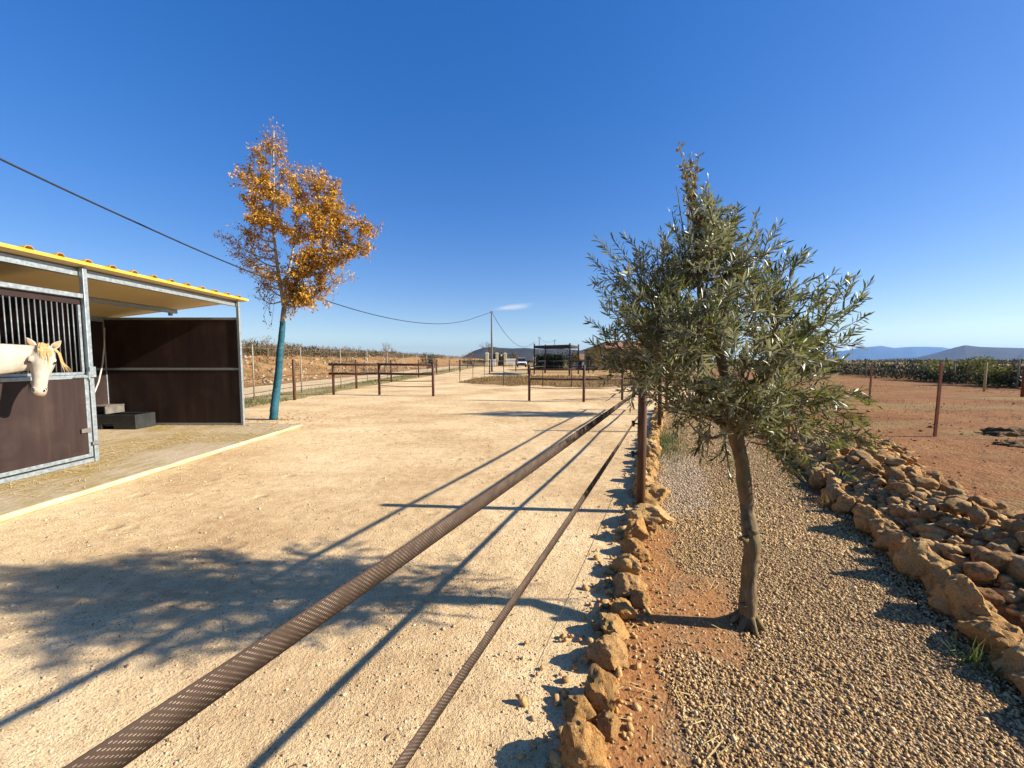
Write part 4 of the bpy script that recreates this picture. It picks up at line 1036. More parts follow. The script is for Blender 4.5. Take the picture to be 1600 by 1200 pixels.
# second olive farther along the bed, mostly hidden behind the first: a larger copy
o2 = copy_tree(ol); q = FR(11.6, .75); o2.location = (q.x, q.y, 0); o2.scale = (1.0, 1.0, 1.4); o2.rotation_euler = (0, 0, 2.2)
o2['label'] = 'farther olive tree standing behind the front olive in the same planted bed'; ol['group'] = o2['group'] = 'olive trees in the bed'
# ------------------------------------------------------------------ autumn tree
r = random.Random(21); YA = 9.68
ab = G(427, 656)
au = empty('autumn_tree', (ab.x, ab.y, 0), 'slender tree with orange autumn leaves and a teal wrapped trunk beside the stable', 'tree')
wrapm, trunk, twigs = MB(), MB(), MB(); LA, LB = Leaves(), Leaves()
def pth_px(pts): return [P(u, v, y) for u, v, y in pts]
w_pts = pth_px([(427.5, 655, ab.y), (428.5, 640, ab.y), (432, 610, 9.68), (435, 585, 9.68), (437.5, 550, 9.68), (440.5, 520, 9.68), (442, 502, 9.68)])
fine, fr = [], []
for i in range(len(w_pts)-1):
    for j in range(5):
        t = j/5; q = w_pts[i].lerp(w_pts[i+1], t); fine.append(q); fr.append(.92*(.110-.040*(i+t)/6)*(1+.03*math.sin(q.z*31)+.04*noise.noise(q*5)))
wrapm.tube(fine+[w_pts[-1]], fr+[.07], 14)
kf = P(444, 482, 9.68)
trunk.tube([w_pts[0]-Vector((0, 0, .1))]+w_pts+[P(443, 492, 9.68), kf], [.10, .092, .078, .070, .065, .058, .055, .062, .062, .058], 10)
main = [kf, P(440, 455, 9.7), P(434, 420, 9.7), P(430, 385, 9.7), P(425, 345, 9.7), P(428, 290, 9.7), P(427, 240, 9.7), P(428, 204, 9.7)]
second = [kf, P(452, 465, 9.6), P(462, 445, 9.55), P(476, 415, 9.5), P(490, 380, 9.5), P(500, 340, 9.5), P(497, 300, 9.5)]
third = [kf, P(446, 455, 9.9), P(452, 420, 10.0), P(460, 380, 10.1), P(465, 330, 10.1), P(462, 280, 10.1)]
for pth, r0 in ((main, .05), (second, .045), (third, .04)):
    trunk.tube(pth, [r0*(1-.11*i) for i in range(len(pth))], 7)
def atwig(p, d, L, lv, n, spread=.10, leafL=.075):
    q = p; path = [p]; dd = d.normalized()
    for i in range(4): dd = (dd+rv(r)*.16+Vector((0, 0, -.03))).normalized(); q = q+dd*L/4; path.append(q)
    twigs.tube(path, [.006, .005, .004, .003, .002], 3, False)
    for i in range(n):
        c, ax = at(path, r.uniform(.1, 1)); c = c+rv(r)*spread*.35; dd2 = ax*.5+rv(r)*.5+Vector((0, 0, -.35)); l = leafL*r.uniform(.6, 1.25)
        lv.add(c, dd2, rv(r), l, l*r.uniform(.36, .5))
# u, v, depth, crown source, twigs, leaves per twig, lv
atips = [(427, 205, 9.7, 0, 9, 10, 1), (415, 218, 9.9, 0, 8, 11, 0), (440, 230, 9.5, 0, 9, 13, 1), (402, 235, 9.6, 0, 9, 13, 0), (446, 258, 9.9, 0, 10, 15, 1), (385, 262, 9.8, 0, 10, 16, 0), (378, 278, 9.4, 0, 11, 17, 0),
 (410, 280, 9.1, 0, 14, 22, 0), (460, 275, 9.3, 2, 13, 21, 0), (480, 262, 9.9, 2, 11, 15, 1), (500, 285, 9.6, 1, 13, 20, 0), (515, 275, 9.9, 2, 11, 15, 1), (527, 295, 9.5, 1, 12, 19, 0), (520, 315, 9.2, 1, 13, 22, 0),
 (382, 310, 9.7, 0, 11, 19, 0), (392, 330, 9.3, 0, 13, 21, 0), (405, 330, 10.2, 0, 12, 20, 0), (440, 320, 9.0, 0, 15, 24, 0), (465, 330, 9.0, 2, 15, 24, 0), (430, 300, 10.2, 0, 13, 22, 0), (485, 320, 10.3, 2, 13, 21, 0),
 (540, 325, 9.5, 1, 13, 21, 0), (535, 345, 9.8, 1, 13, 21, 0), (500, 345, 9.1, 1, 14, 22, 0), (560, 350, 9.6, 1, 13, 21, 0), (575, 355, 9.5, 1, 14, 23, 0), (598, 362, 9.5, 1, 9, 12, 1), (585, 375, 9.3, 1, 14, 23, 0), (570, 390, 9.6, 1, 11, 17, 0),
 (520, 375, 9.3, 1, 13, 20, 0), (545, 395, 9.9, 1, 10, 13, 1), (552, 422, 9.6, 1, 9, 11, 1), (535, 435, 9.4, 1, 8, 10, 1), (525, 410, 9.5, 1, 10, 15, 0), (480, 390, 9.1, 1, 13, 22, 0), (495, 410, 9.3, 1, 13, 23, 0), (470, 420, 9.0, 2, 13, 23, 0), (500, 440, 9.4, 1, 13, 23, 0), (500, 455, 9.6, 1, 12, 22, 0), (480, 455, 9.2, 1, 13, 23, 0), (468, 470, 9.4, 1, 8, 17, 0), (460, 440, 9.3, 2, 11, 19, 0),
 (378, 355, 9.6, 0, 9, 9, 1), (400, 365, 9.3, 0, 8, 10, 0), (340, 366, 9.6, 0, 8, 8, 1), (352, 382, 9.8, 0, 9, 10, 1), (365, 392, 9.4, 0, 9, 13, 1), (372, 370, 9.7, 0, 8, 11, 0), (380, 425, 9.5, 0, 9, 10, 1), (392, 410, 9.2, 0, 9, 13, 0), (405, 440, 9.6, 0, 8, 9, 1), (430, 425, 9.1, 0, 10, 15, 0), (415, 395, 10.1, 0, 9, 12, 1), (395, 465, 9.6, 0, 6, 6, 1), (450, 360, 10.5, 2, 12, 20, 0), (500, 370, 10.4, 2, 12, 20, 0)]
srcs = (main, second, third)
for u, v, Yd, sidx, nt, nl, dry in atips:
    u, v = 455+(u-455)*.95, 350+(v-350)*(.95 if v < 350 else 1)
    tip = P(u, v, Yd); sp_ = srcs[sidx]
    # attach lower down the leader than the tip
    cand = [q for q in (at(sp_, t/20)[0] for t in range(0, 20)) if q.z < tip.z-.25*abs(tip.x-q.x)-.12]
    st_ = cand[-1] if cand else sp_[0]
    if v > 440: st_ = at(sp_, .06)[0]
    pth = curve(st_, tip, (0, 0, -.10*(tip-st_).length), r, 8, .05)
    trunk.tube(pth, [max(.006, .024*(1-i/8)) for i in range(9)], 5)
    L = (tip-st_).length
    for i in range(int(nt*1.3)):
        t = max(.3, 1-.9/L)+(1-max(.3, 1-.9/L))*r.random() if L > .4 else r.uniform(.2, 1); c, ax = at(pth, min(t, .99))
        atwig(c, ax*.5+rv(r)*.55+Vector((0, 0, .2)), r.uniform(.22, .42), LB if (dry and r.random() < .6) else LA, int(nl*1.9*r.uniform(.8, 1.3)), .11, .078 if not dry else .062)
for u, v in ((416, 470), (420, 482), (412, 492), (425, 500), (418, 455)):
    a = P(432, 455, 9.6); b_ = P(u, v, 9.6); twigs.tube([a, a.lerp(b_, .5)+Vector((0, 0, .05)), b_], .004, 3, False); atwig(b_, Vector((-.1, 0, -1)), .2, LB, 7)
tk = trunk.build('trunk', M['palebark'], au, True); wrapm.build('trunk_wrap', M['teal'], au, True)
cr = LA.build('crown', M['autumn'], au, True); LB.build('dry_leaves', M['autumn2'], cr, True); twigs.build('twigs', M['twig'], cr)
print('autumn leaves', len(LA.p)+len(LB.p))

lf_ = Leaves(); r = random.Random(8)
for i in range(420):
    d = abs(r.gauss(0, 1.5)); a = r.uniform(0, 6.283); q = Vector((ab.x+.3+d*math.cos(a), ab.y+d*math.sin(a)*.8, .012))
    if q.x < -4.7 and q.y < 8.75: q.z = .04
    dd = Vector((math.cos(a*3+i), math.sin(a*3+i), .05)); l = r.uniform(.04, .075); lf_.add(q, dd, Vector((r.gauss(0, .2), r.gauss(0, .2), 1)), l, l*.5)
tag(lf_.build('fallen_leaves', M['autumn'], None, True), kind='stuff')
# ------------------------------------------------------------------ horse looking out over the half door
def horse():
    hp = Vector((-6.95, 3.45, Z0))
    h = empty('horse', hp, 'cream pony with golden forelock leaning its head out over the stable half door', 'horse')
    V3 = Vector; mb = MB()
    def ring(c, fwd, up, rx, ry):
        fwd = V3(fwd).normalized(); sd = fwd.cross(V3(up)).normalized(); u = sd.cross(fwd); return (V3(c), sd*rx, u*ry)
    yb = 3.42
    # trunk: rump to chest, along +X
    tr_ = [(-8.20, 1.10, .05, .06), (-8.16, 1.12, .16, .18), (-8.02, 1.13, .25, .28), (-7.80, 1.12, .27, .30), (-7.50, 1.08, .27, .30), (-7.20, 1.05, .28, .32), (-6.95, 1.05, .26, .32), (-6.72, 1.07, .22, .30), (-6.56, 1.08, .16, .23), (-6.48, 1.08, .06, .10)]
    mb.rings([ring((x, yb, z), (1, 0, 0), (0, 0, 1), ry, rz) for x, z, ry, rz in tr_])
    # neck: rises from the withers, over the door, bends along the front
    D = V3
    nk = [((-6.85, 3.42, 1.14), (1, .0, .35), .15, .30), ((-6.55, 3.48, 1.27), (1, .25, .35), .135, .27), ((-6.28, 3.62, 1.38), (1, .6, .3), .115, .235), ((-6.04, 3.84, 1.455), (.8, 1, .2), .10, .21), ((-5.90, 4.12, 1.49), (.4, 1, .10), .090, .195), ((-5.81, 4.40, 1.51), (.3, 1, .05), .085, .175), ((-5.75, 4.61, 1.525), (.25, 1, .0), .080, .15), ((-5.72, 4.71, 1.53), (.25, 1, 0), .06, .10)]
    mb.rings([ring(c, f, (0, 0, 1), a, b_) for c, f, a, b_ in nk])
    # head frame
    toC = V3((.775, -.632, 0)); lf_ = V3((-.632, -.775, 0))
    Nn = (toC*.40+V3((0, 0, -.92))+lf_*.10).normalized()
    Uh = (toC-Nn*toC.dot(Nn)).normalized(); Sd = Nn.cross(Uh).normalized()
    poll = V3((-5.69, 4.68, 1.645))
    KH = 1.12
    def H(a, u, s): return poll+(Nn*a+Uh*u+Sd*s)*KH
    K = 1.0
    hd = [(-.03, -.02, .045, .05), (.0, -.025, .075, .09), (.06, -.03, .088, .115), (.13, -.035, .096, .130), (.19, -.035, .094, .130), (.25, -.025, .080, .108), (.32, -.012, .064, .085), (.39, -.004, .054, .070), (.45, -.002, .053, .064), (.495, -.008, .056, .060), (.53, -.014, .050, .052), (.553, -.018, .032, .034)]
    mb.rings([(H(a, u, 0), Sd*sx_*KH, Uh*su*KH) for a, u, sx_, su in hd])
    # brow ridges, jaw, nostril swellings, chin
    def blob(c, r_):
        bm = bmesh.new(); bmesh.ops.create_icosphere(bm, subdivisions=2, radius=1)
        vs = [V3(c)+Sd*(v.co.x*r_[0])+Nn*(v.co.y*r_[1])+Uh*(v.co.z*r_[2]) for v in bm.verts]; fs = [[v.index for v in f.verts] for f in bm.faces]; bm.free(); mb.add(vs, fs)
    for q in (-1, 1):
        blob(H(.165, .05, .078*q), (.026, .04, .03)); blob(H(.17, -.09, .062*q), (.03, .085, .065)); blob(H(.495, .022, .036*q), (.022, .03, .022))
    blob(H(.52, -.062, 0), (.035, .035, .025)); blob(H(.50, .03, 0), (.03, .05, .02))
    # legs
    def leg(x, y, front):
        if front: pts = [((x, y, .98), .12), ((x+.02, y, .72), .085), ((x+.01, y, .47), .055), ((x+.01, y, .44), .056), ((x, y, .22), .036), ((x+.01, y, .15), .043), ((x+.05, y, .09), .036), ((x+.07, y, .055), .05)]
        else: pts = [((x+.05, y, 1.0), .19), ((x+.10, y, .78), .13), ((x-.04, y, .58), .075), ((x-.10, y, .48), .055), ((x-.08, y, .40), .045), ((x-.04, y, .2), .038), ((x-.03, y, .15), .044), ((x+.01, y, .09), .037), ((x+.03, y, .055), .05)]
        mb.tube([V3(p)+V3((0, 0, Z0)) for p, _ in pts], [r_ for _, r_ in pts], 12)
        c = pts[-1][0]; return V3((c[0], c[1], Z0))
    feet = [leg(-6.72, yb-.13, True), leg(-6.66, yb+.13, True), leg(-7.95, yb-.14, False), leg(-8.0, yb+.14, False)]
    body = mb.build('body', M['coat'], h, True)
    rm = body.modifiers.new('remesh', 'REMESH'); rm.mode = 'VOXEL'; rm.voxel_size = .011; rm.use_smooth_shade = True
    sm_ = body.modifiers.new('smooth', 'SMOOTH'); sm_.factor = .5; sm_.iterations = 5
    for f in feet:
        MB().rings([(f+V3((.012, 0, 0)), V3((.068, 0, 0)), V3((0, .062, 0))), (f+V3((.004, 0, .06)), V3((.056, 0, 0)), V3((0, .052, 0)))]).build('hoof', M['hoof'], h, True)
    for q in (-1, 1):
        e = MB(); bm = bmesh.new(); bmesh.ops.create_uvsphere(bm, u_segments=12, v_segments=8, radius=1)
        c = H(.185, .048, .088*q)
        e.add([c+Sd*(v.co.x*.016)+Nn*(v.co.y*.023)+Uh*(v.co.z*.019) for v in bm.verts], [[v.index for v in f.verts] for f in bm.faces]); bm.free(); e.build('eye', M['eye'], h, True)
        n_ = MB(); bm = bmesh.new(); bmesh.ops.create_uvsphere(bm, u_segments=12, v_segments=8, radius=1)
        c = H(.503, .041, .038*q)
        n_.add([c+(Sd*.8+Nn*.3*q)*(v.co.x*.012)+(Nn-Sd*.35*q)*(v.co.y*.022)+Uh*(v.co.z*.010) for v in bm.verts], [[v.index for v in f.verts] for f in bm.faces]); bm.free(); n_.build('nostril', M['eye'], h, True)
        # ear: an open leaf-shaped cup
        er = MB(); root = H(.0, .0, .062*q); ax = (-Nn*.85+Sd*.55*q+Uh*.25).normalized(); fr_ = (Uh*.9+Sd*.35*q).normalized(); fr_ = (fr_-ax*fr_.dot(ax)).normalized(); sd2 = ax.cross(fr_)
        rs_ = []
        for t, w_ in ((-.12, .020), (.1, .030), (.35, .036), (.6, .030), (.82, .017), (1, .003)):
            rs_.append((root+ax*t*.125-fr_*.004, sd2*w_, fr_*(w_*.45)))
        er.rings(rs_); eo_ = er.build('ear', M['coat'], h, True)
        inn = MB(); rs_ = []
        for t, w_ in ((.08, .012), (.35, .022), (.6, .019), (.82, .009), (.93, .002)): rs_.append((root+ax*t*.125+fr_*(.0045+.010*(1-abs(t-.45))), sd2*w_, fr_*(w_*.28)))
        inn.rings(rs_); inn.build('ear_hollow', M['ear'], eo_, True)
    # mouth line and pale muzzle skin
    mz_ = MB(); mz_.rings([(H(a, u+.001, 0), Sd*(sx_*KH+.0015), Uh*(su*KH+.0015)) for a, u, sx_, su in ((.524, -.012, .0505, .0525), (.536, -.014, .046, .048), (.550, -.017, .034, .036), (.557, -.018, .02, .022))])
    mz_.build('muzzle', M['muzzle'], h, True)
    # forelock and mane: locks of hair
    hair = MB(); rr2 = random.Random(3)
    for i in range(46):
        s0 = rr2.uniform(-.042, .042); q = s0/.06
        a0 = H(-.02+rr2.uniform(-.015, .01), .055+rr2.uniform(-.02, .01), s0*.8)
        ln = rr2.uniform(.12, .30)*(1-.5*abs(q+.25)); s1 = s0*1.1-.022+rr2.uniform(-.018, .018)
        up = lambda a: .085 if a < .2 else .085-(a-.2)*.28
        pts_ = [a0, H(.05, .092, s0*.9), H(.5*ln, up(.5*ln)+.012, (s0+s1)/2), H(ln, up(ln)+.008, s1)]
        hair.tube(pts_, [.004, .0055, .004, .0007], 4, False)
    fl = hair.build('forelock', M['mane'], h, True)
    hair = MB()
    for i in range(190):
        t = rr2.random(); k = t*(len(nk)-2); j = int(k); f_ = k-j
        c = V3(nk[j][0]).lerp(V3(nk[j+1][0]), f_); hh = nk[j][3]*(1-f_)+nk[j+1][3]*f_; ax = V3(nk[j][1]).normalized(); sd3 = ax.cross(V3((0, 0, 1))).normalized()
        wv = nk[j][2]*(1-f_)+nk[j+1][2]*f_
        top_ = c+V3((0, 0, hh*.97)); sdn = -1 if t < 1 else 1; L_ = rr2.uniform(.12, .24)
        o1 = top_-sd3*(wv*.75)+V3((0, 0, -hh*.35))+ax*rr2.uniform(-.03, .03); o2_ = o1-sd3*(wv*.35)+V3((0, 0, -L_))+ax*rr2.uniform(-.05, .05)
        hair.tube([top_+sd3*.01, top_-sd3*wv*.4+V3((0, 0, .0)), o1, o2_], [.006, .008, .007, .0015], 4, False)
    # locks beside the cheek on the sunny side
    for i in range(13):
        a0 = H(-.03, .0, -rr2.uniform(.03, .065)); hair.tube([a0, H(.05, .0, -.104-rr2.uniform(0, .02)), H(.15, -.02, -.120-rr2.uniform(0, .03)), H(.21+rr2.uniform(0, .07), -.03, -.140-rr2.uniform(0, .08))], [.004, .0045, .0035, .0007], 4, False)
    hair.build('mane', M['mane'], h, True)
    hair = MB()
    for i in range(60):
        y_ = yb+rr2.uniform(-.03, .03); hair.tube([(-8.17, y_, 1.22), (-8.29, y_+rr2.uniform(-.03, .03), 1.05), (-8.31, y_+rr2.uniform(-.06, .06), .75), (-8.28, y_+rr2.uniform(-.08, .08), .42)], [.01, .012, .01, .003], 4, False)
    hair.build('tail', M['mane'], h, True)
horse()
# ------------------------------------------------------------------ bare trees and scrub on the bank
r = random.Random(77)
def bare_tree(x, y, z, hgt, label, spread=.55, group='bare orchard trees', leafy=0, nm='bare_tree', mat='twig', depth=5):
    t = empty(nm, (x, y, z), label, 'tree', group); tm, cm_ = MB(), MB(); lv = Leaves()
    def grow(p, d, L, rad, k):
        q = p+d*L; mid = p.lerp(q, .5)+rv(r)*L*.06
        (tm if k <= 1 else cm_).tube([p, mid, q], [rad, rad*.85, rad*.7], 5 if k < 2 else 3, False)
        if k >= depth:
            for i in range(leafy): lv.add(p.lerp(q, r.random())+rv(r)*.05, rv(r), rv(r), .16, .09)
            return
        for i in range(3 if k < 3 else r.choice((2, 3))):
            nd = (d+rv(r)*spread+Vector((0, 0, .12))).normalized(); grow(p.lerp(q, r.uniform(.55, 1)), nd, L*r.uniform(.62, .85), rad*.62, k+1)
    grow(Vector((x, y, z-.1)), Vector((r.uniform(-.08, .08), r.uniform(-.08, .08), 1)), hgt*.30, hgt*.022, 0)
    tm.build('trunk', M[mat], t, True); c = cm_.build('crown', M[mat], t)
    if leafy: lv.build('leaves', M['shrub'], c, True)
    return t
def onbank(u, Yd): x = (u-800)/F*Yd; return x, Yd, bankz(x, Yd)
for u, Yd, vt, lab in ((419, 34, 515, 'bare almond tree on the orange bank just left of the teal trunk'), (452, 40, 534, 'small bare tree on the bank just right of the teal trunk'),
        (541, 44, 528, 'twiggy bare tree left of the two clumps standing above the fence rails'), (603, 46, 526, 'broadest bare tree on the bank, above the middle of the fence piece'), (622, 47, 536, 'smaller bare tree touching the broadest one on the bank')):
    x, y, z = onbank(u, Yd); hh = HC+(562-vt)/F*Yd-z; bare_tree(x, y, z, hh, lab)
for u, Yd, hh, lab in ((738, 88, 5.0, 'bare tree clump far left of the utility pole'), (763, 105, 8.6, 'tallest far bare tree right behind the utility pole'), (728, 95, 3.8, 'low bare tree at the far left end of the dark hill'), (779, 110, 6.5, 'thin bare tree just right of the utility pole')):
    bare_tree((u-800)/F*Yd, Yd, 0, hh, lab, .6)
def bush(name, x, y, z, rx, ry, h, n, m, label, cat='bush', group=None, L=.16, cl=7):
    t = empty(name, (x, y, z), label, cat, group); lv = Leaves(); st_ = MB()
    cs = [(Vector((r.gauss(0, .4), r.gauss(0, .4), r.uniform(.25, .85))), r.uniform(.28, .5)) for k in range(cl)]
    for c, _ in cs: st_.tube([(x, y, z-.05), (x+c.x*rx*.5, y+c.y*ry*.5, z+c.z*h*.5), (x+c.x*rx, y+c.y*ry, z+c.z*h)], [.04, .03, .015], 5, False)
    for i in range(n):
        c, rad = r.choice(cs); d = rv(r).normalized()*rad*r.random()**.4; q = c+d
        p = Vector((x+q.x*rx, y+q.y*ry, z+max(.03, q.z)*h)); lv.add(p, d+rv(r)*.5, rv(r), L*r.uniform(.6, 1.3), L*.5)
    st_.build('stems', M['twigbr'], t); lv.build('foliage', M[m], t, True); return t
x, y, z = onbank(668, 62); bush('round_tree', x, y, z, 1.6, 1.5, 2.3, 1500, 'darkleaf', 'small round dark green tree alone on the skyline left of the pole', 'tree', None, .2, 9)
def scrub(name, n, fn, m, L, W, twigs_=True):
    """ground-hugging scrub nobody could count: thin stems and small leaves"""
    lv = Leaves()
    for i in range(n):
        p, hh, wd = fn(i)
        for k in range(r.randint(16, 26)):
            d = Vector((r.gauss(0, .5), r.gauss(0, .5), r.uniform(.35, 1))).normalized(); q = p+Vector((d.x*wd, d.y*wd, d.z*hh))*r.random()**.6
            lv.add(q, rv(r)+Vector((0, 0, .6)), rv(r), L*r.uniform(.5, 1.4), W)
    return tag(lv.build(name, m, None, True), kind='stuff')
def bank_scrub(i):
    Yd = 32+200*r.random()**1.6; u = r.uniform(370, 770); x = (u-800)/F*Yd
    while x > -24: x -= 6*r.random()+1; Yd += 3
    return Vector((x, Yd, bankz(x, Yd))), r.uniform(.4, 1.15), r.uniform(.8, 1.8)
scrub('orchard_scrub', 900, bank_scrub, M['twigbr'], .55, .045)
scrub('orchard_leaves', 520, bank_scrub, M['shrub'], .28, .14)
def bank_low(i):
    y = r.uniform(14, 55); x = r.uniform(-40, -15); 
    return Vector((x, y, bankz(x, y))), r.uniform(.12, .4), r.uniform(.3, .8)
scrub('bank_weeds', 330, bank_low, M['drytuft'], .22, .05)
scrub('bank_green_weeds', 150, bank_low, M['shrub'], .2, .06)
# far treeline across the horizon behind everything
def farline(i):
    Yd = r.uniform(120, 300); x = r.uniform(-130, 260)*Yd/150
    return Vector((x, Yd, 0)), r.uniform(.6, 1.5), r.uniform(2, 5)
scrub('distant_orchard', 900, farline, M['shrub'], 1.0, .5)
# ------------------------------------------------------------------ verge weeds, dry patch, tufts
def vg(i):
    y = 9+52*r.random()**1.7; x = r.uniform(-10.2, -8.15)
    return None if noise.noise(Vector((x*.8, y*.35, 1)))+.2*r.uniform(-1, 1) < -.02 else Vector((x, y, .004))
tag(blades(9000, vg, .17, .016, 'verge_weeds', M['grass'], lean=.8), kind='stuff')
def inpoly(p, poly):
    c = False; j = len(poly)-1
    for i in range(len(poly)):
        if (poly[i].y > p.y) != (poly[j].y > p.y) and p.x < (poly[j].x-poly[i].x)*(p.y-poly[i].y)/(poly[j].y-poly[i].y)+poly[i].x: c = not c
        j = i
    return c
bx = (min(p.x for p in dz), max(p.x for p in dz), min(p.y for p in dz), max(p.y for p in dz))
def dzp(i):
    p = Vector((r.uniform(bx[0], bx[1]), r.uniform(bx[2], bx[3]), .008))
    return p if inpoly(p, dz) and noise.noise(p*.5)+.35*r.uniform(-1, 1) > -.12 else None
tag(blades(15000, dzp, .24, .022, 'dry_weeds', M['drytuft']), kind='stuff')
def dzg(i):
    p = dzp(i); return p if p is not None and noise.noise(p*.35+Vector((4, 4, 0))) > .12 else None
tag(blades(5000, dzg, .2, .02, 'green_weeds', M['grass']), kind='stuff')
# weeds inside the bed by the kerb, beyond the grey chippings
def bedw(i):
    s = r.gauss(7.2, .7); o = r.gauss(-.15, .18); q = FR(s, o); return Vector((q.x, q.y, .01))
tag(blades(1500, bedw, .13, .008, 'bed_weeds', M['grass']), kind='stuff')
def tuft(u, v, n, L, label, mat='drytuft'):
    p = G(u, v)
    o = blades(n, lambda i: Vector((p.x+r.gauss(0, .05), p.y+r.gauss(0, .05), .01)), L, .006, 'grass_tuft', M[mat]); return tag(o, label, 'grass tuft')
tuft(1292, 792, 90, .16, 'small pale dry grass tuft at the edging stones under the olive leaves')
tuft(1520, 1040, 60, .16, 'thin green tuft at the foot of the large slab-like edging stone', 'grass')
tuft(1368, 776, 110, .2, 'straw-coloured grass tuft growing between heap stones behind the border')
# dry grass in the red field
def fw(i):
    s = r.uniform(4, 30); o = r.uniform(5, 16); q = FR(s, o)
    return Vector((q.x, q.y, fieldz(q.x, q.y))) if noise.noise(Vector((q.x*.3, q.y*.3, 6)))+.25*r.uniform(-1, 1) > .08 else None
tag(blades(9000, fw, .09, .012, 'field_grass', M['drytuft']), kind='stuff')
# ------------------------------------------------------------------ hedge-like orchard beyond the red field
def hedge_pt(i):
    t = r.random()**1.0; A = G(1320, 588); B = G(1600, 612); e = (A-B).normalized(); q = B-e*8+e*75*t; nn = Vector((e.y, -e.x, 0))
    q = q+nn*(r.random()**1.5*14)+nn*.9; return Vector((q.x, q.y, 0)), r.uniform(.75, 1.2)*(.85 if t > .6 else 1), r.uniform(.7, 1.2)
scrub('orchard_hedge', 2100, hedge_pt, M['shrub'], .2, .09)
scrub('orchard_hedge_stems', 500, hedge_pt, M['twigbr'], .45, .035)
scrub('orchard_hedge_dark_leaves', 900, hedge_pt, M['darkleaf'], .2, .1)  # darker green leaves mixed at random through the hedge
for u, v, Yd, rx, h, n, m, lab in ((1472, 600, 25.5, 1.6, 1.4, 3400, 'lime', 'yellow-green bush in the hedge right above the tall red post'), (1585, 612, 20.5, 1.5, 1.65, 3800, 'lime', 'large yellow-green bush in the hedge at the right picture edge'), (1545, 606, 23.5, 1.0, 1.4, 900, 'shrub', 'dull green bush in the hedge left of the large yellow-green one')):
    q = Vector(((u-800)/F*Yd, Yd, 0)); bush('hedge_bush', q.x, q.y, 0, rx, 1.3, h, n, m, lab, 'bush', 'bushes in the hedge', .13, 9)
bare_tree((1583-800)/F*24, 24, 0, 2.3, 'bare twiggy sapling sticking up over the large yellow-green bush', .5, None)
# ------------------------------------------------------------------ utility pole and cables
pb = G(768.5, 581); ph = HC+(562-487)/F*pb.y
up = empty('utility_pole', (pb.x, pb.y, 0), 'tall slim grey utility pole standing beyond the yard with cables at its top', 'pole')
MB().tube([(pb.x, pb.y, -.2), (pb.x, pb.y, ph*.5), (pb.x, pb.y, ph)], [.13, .11, .085], 10).build('shaft', M['concretepole'], up, True)
MB().bar((pb.x-.22, pb.y, ph-.12), (pb.x+.22, pb.y, ph-.12), .07, .07).build('bracket', M['dark'], up)
def spline(pts, n=10):
    out = []; pts = [pts[0]*2-pts[1]]+pts+[pts[-1]*2-pts[-2]]
    for i in range(1, len(pts)-2):
        a, b_, c, d = pts[i-1:i+3]
        for j in range(n):
            t = j/n; out.append(.5*((2*b_)+(c-a)*t+(2*a-5*b_+4*c-d)*t*t+(3*b_-a-3*c+d)*t**3))
    out.append(pts[-2]); return out
def cz(y): k = .00586 if y > 22 else .0071; return 3.9+k*(y-22)**2
lp = []
for y in (-4, 0, 4, 7.45, 10, 12.6, 16.3, 20, 24, 28, 32, 37, 41, pb.y):
    t = (pb.y-y)/(pb.y-7.45); lp.append(Vector((pb.x+(-9.9-pb.x)*t, y, cz(y) if y < pb.y else ph-.12)))
tag(MB().tube(spline(lp, 8), .022, 6).build('overhead_cable', M['cable'], None, True), 'black overhead cable sagging from upper left to the utility pole', 'cable')
a = Vector((pb.x, pb.y, ph-.1)); e = Vector((4.3, 74, 5.0)); lp = [a.lerp(e, i/10)-Vector((0, 0, 4*2.4*(i/10)*(1-i/10))) for i in range(11)]
tag(MB().tube(lp, .03, 5).build('overhead_cable', M['cable'], None, True), 'thin cable dropping from the utility pole right towards the far car and pergola', 'cable')
for u, vt, Yd, lab in ((842.5, 527, 120, 'far thin pole rising above the left half of the pergola'), (866.5, 531, 130, 'far thin pole rising above the middle of the pergola roof')):
    x = (u-800)/F*Yd; h_ = HC+(562-vt)/F*Yd; t = empty('distant_pole', (x, Yd, 0), lab, 'pole', 'far thin poles')
    MB().tube([(x, Yd, 0), (x, Yd, h_)], [.14, .10], 8).build('shaft', M['concretepole'], t, True); MB().bar((x-.5, Yd, h_-.2), (x+.5, Yd, h_-.2), .1, .1).build('crossarm', M['concretepole'], t)
A = Vector(((842.5-800)/F*120, 120, HC+35/F*120-.2)); B = Vector(((866.5-800)/F*130, 130, HC+31/F*130-.2))
tag(MB().tube([A.lerp(B, i/8)-Vector((0, 0, 1.0*4*(i/8)*(1-i/8))) for i in range(9)], .03, 4).build('overhead_cable', M['cable'], None), 'slack wire strung between the two far thin poles', 'cable')
# ------------------------------------------------------------------ pergola
pts = [G(834.7, 584), G(851.8, 583), G(903, 584.5), G(890, 587.5)]
FLp = Vector(((834.7-800)/F*39.5, 39.5, 0)); FRp = Vector(((890-800)/F*36.5, 36.5, 0)); BLp = Vector(((852-800)/F*43.5, 43.5, 0)); BRp = Vector(((903.5-800)/F*40.5, 40.5, 0))
pg = empty('pergola', FLp, 'dark metal pergola with flat brown shade roof beyond the fence in the yard', 'pergola')
def zt(u_v, Yd): return HC+(562-u_v)/F*Yd
for p, v in ((FLp, 537), (FRp, 536.5), (BLp, 538.5), (BRp, 538.5)): MB().box((p.x, p.y, zt(v, p.y)/2), (.13, .13, zt(v, p.y))).build('post', M['dark'], pg)
zr = 2.78
for a, b_ in ((FLp, FRp), (FRp, BRp), (BRp, BLp), (BLp, FLp)):
    MB().bar(a+Vector((0, 0, zr)), b_+Vector((0, 0, zr)), .09, .2).build('beam', M['dark'], pg)
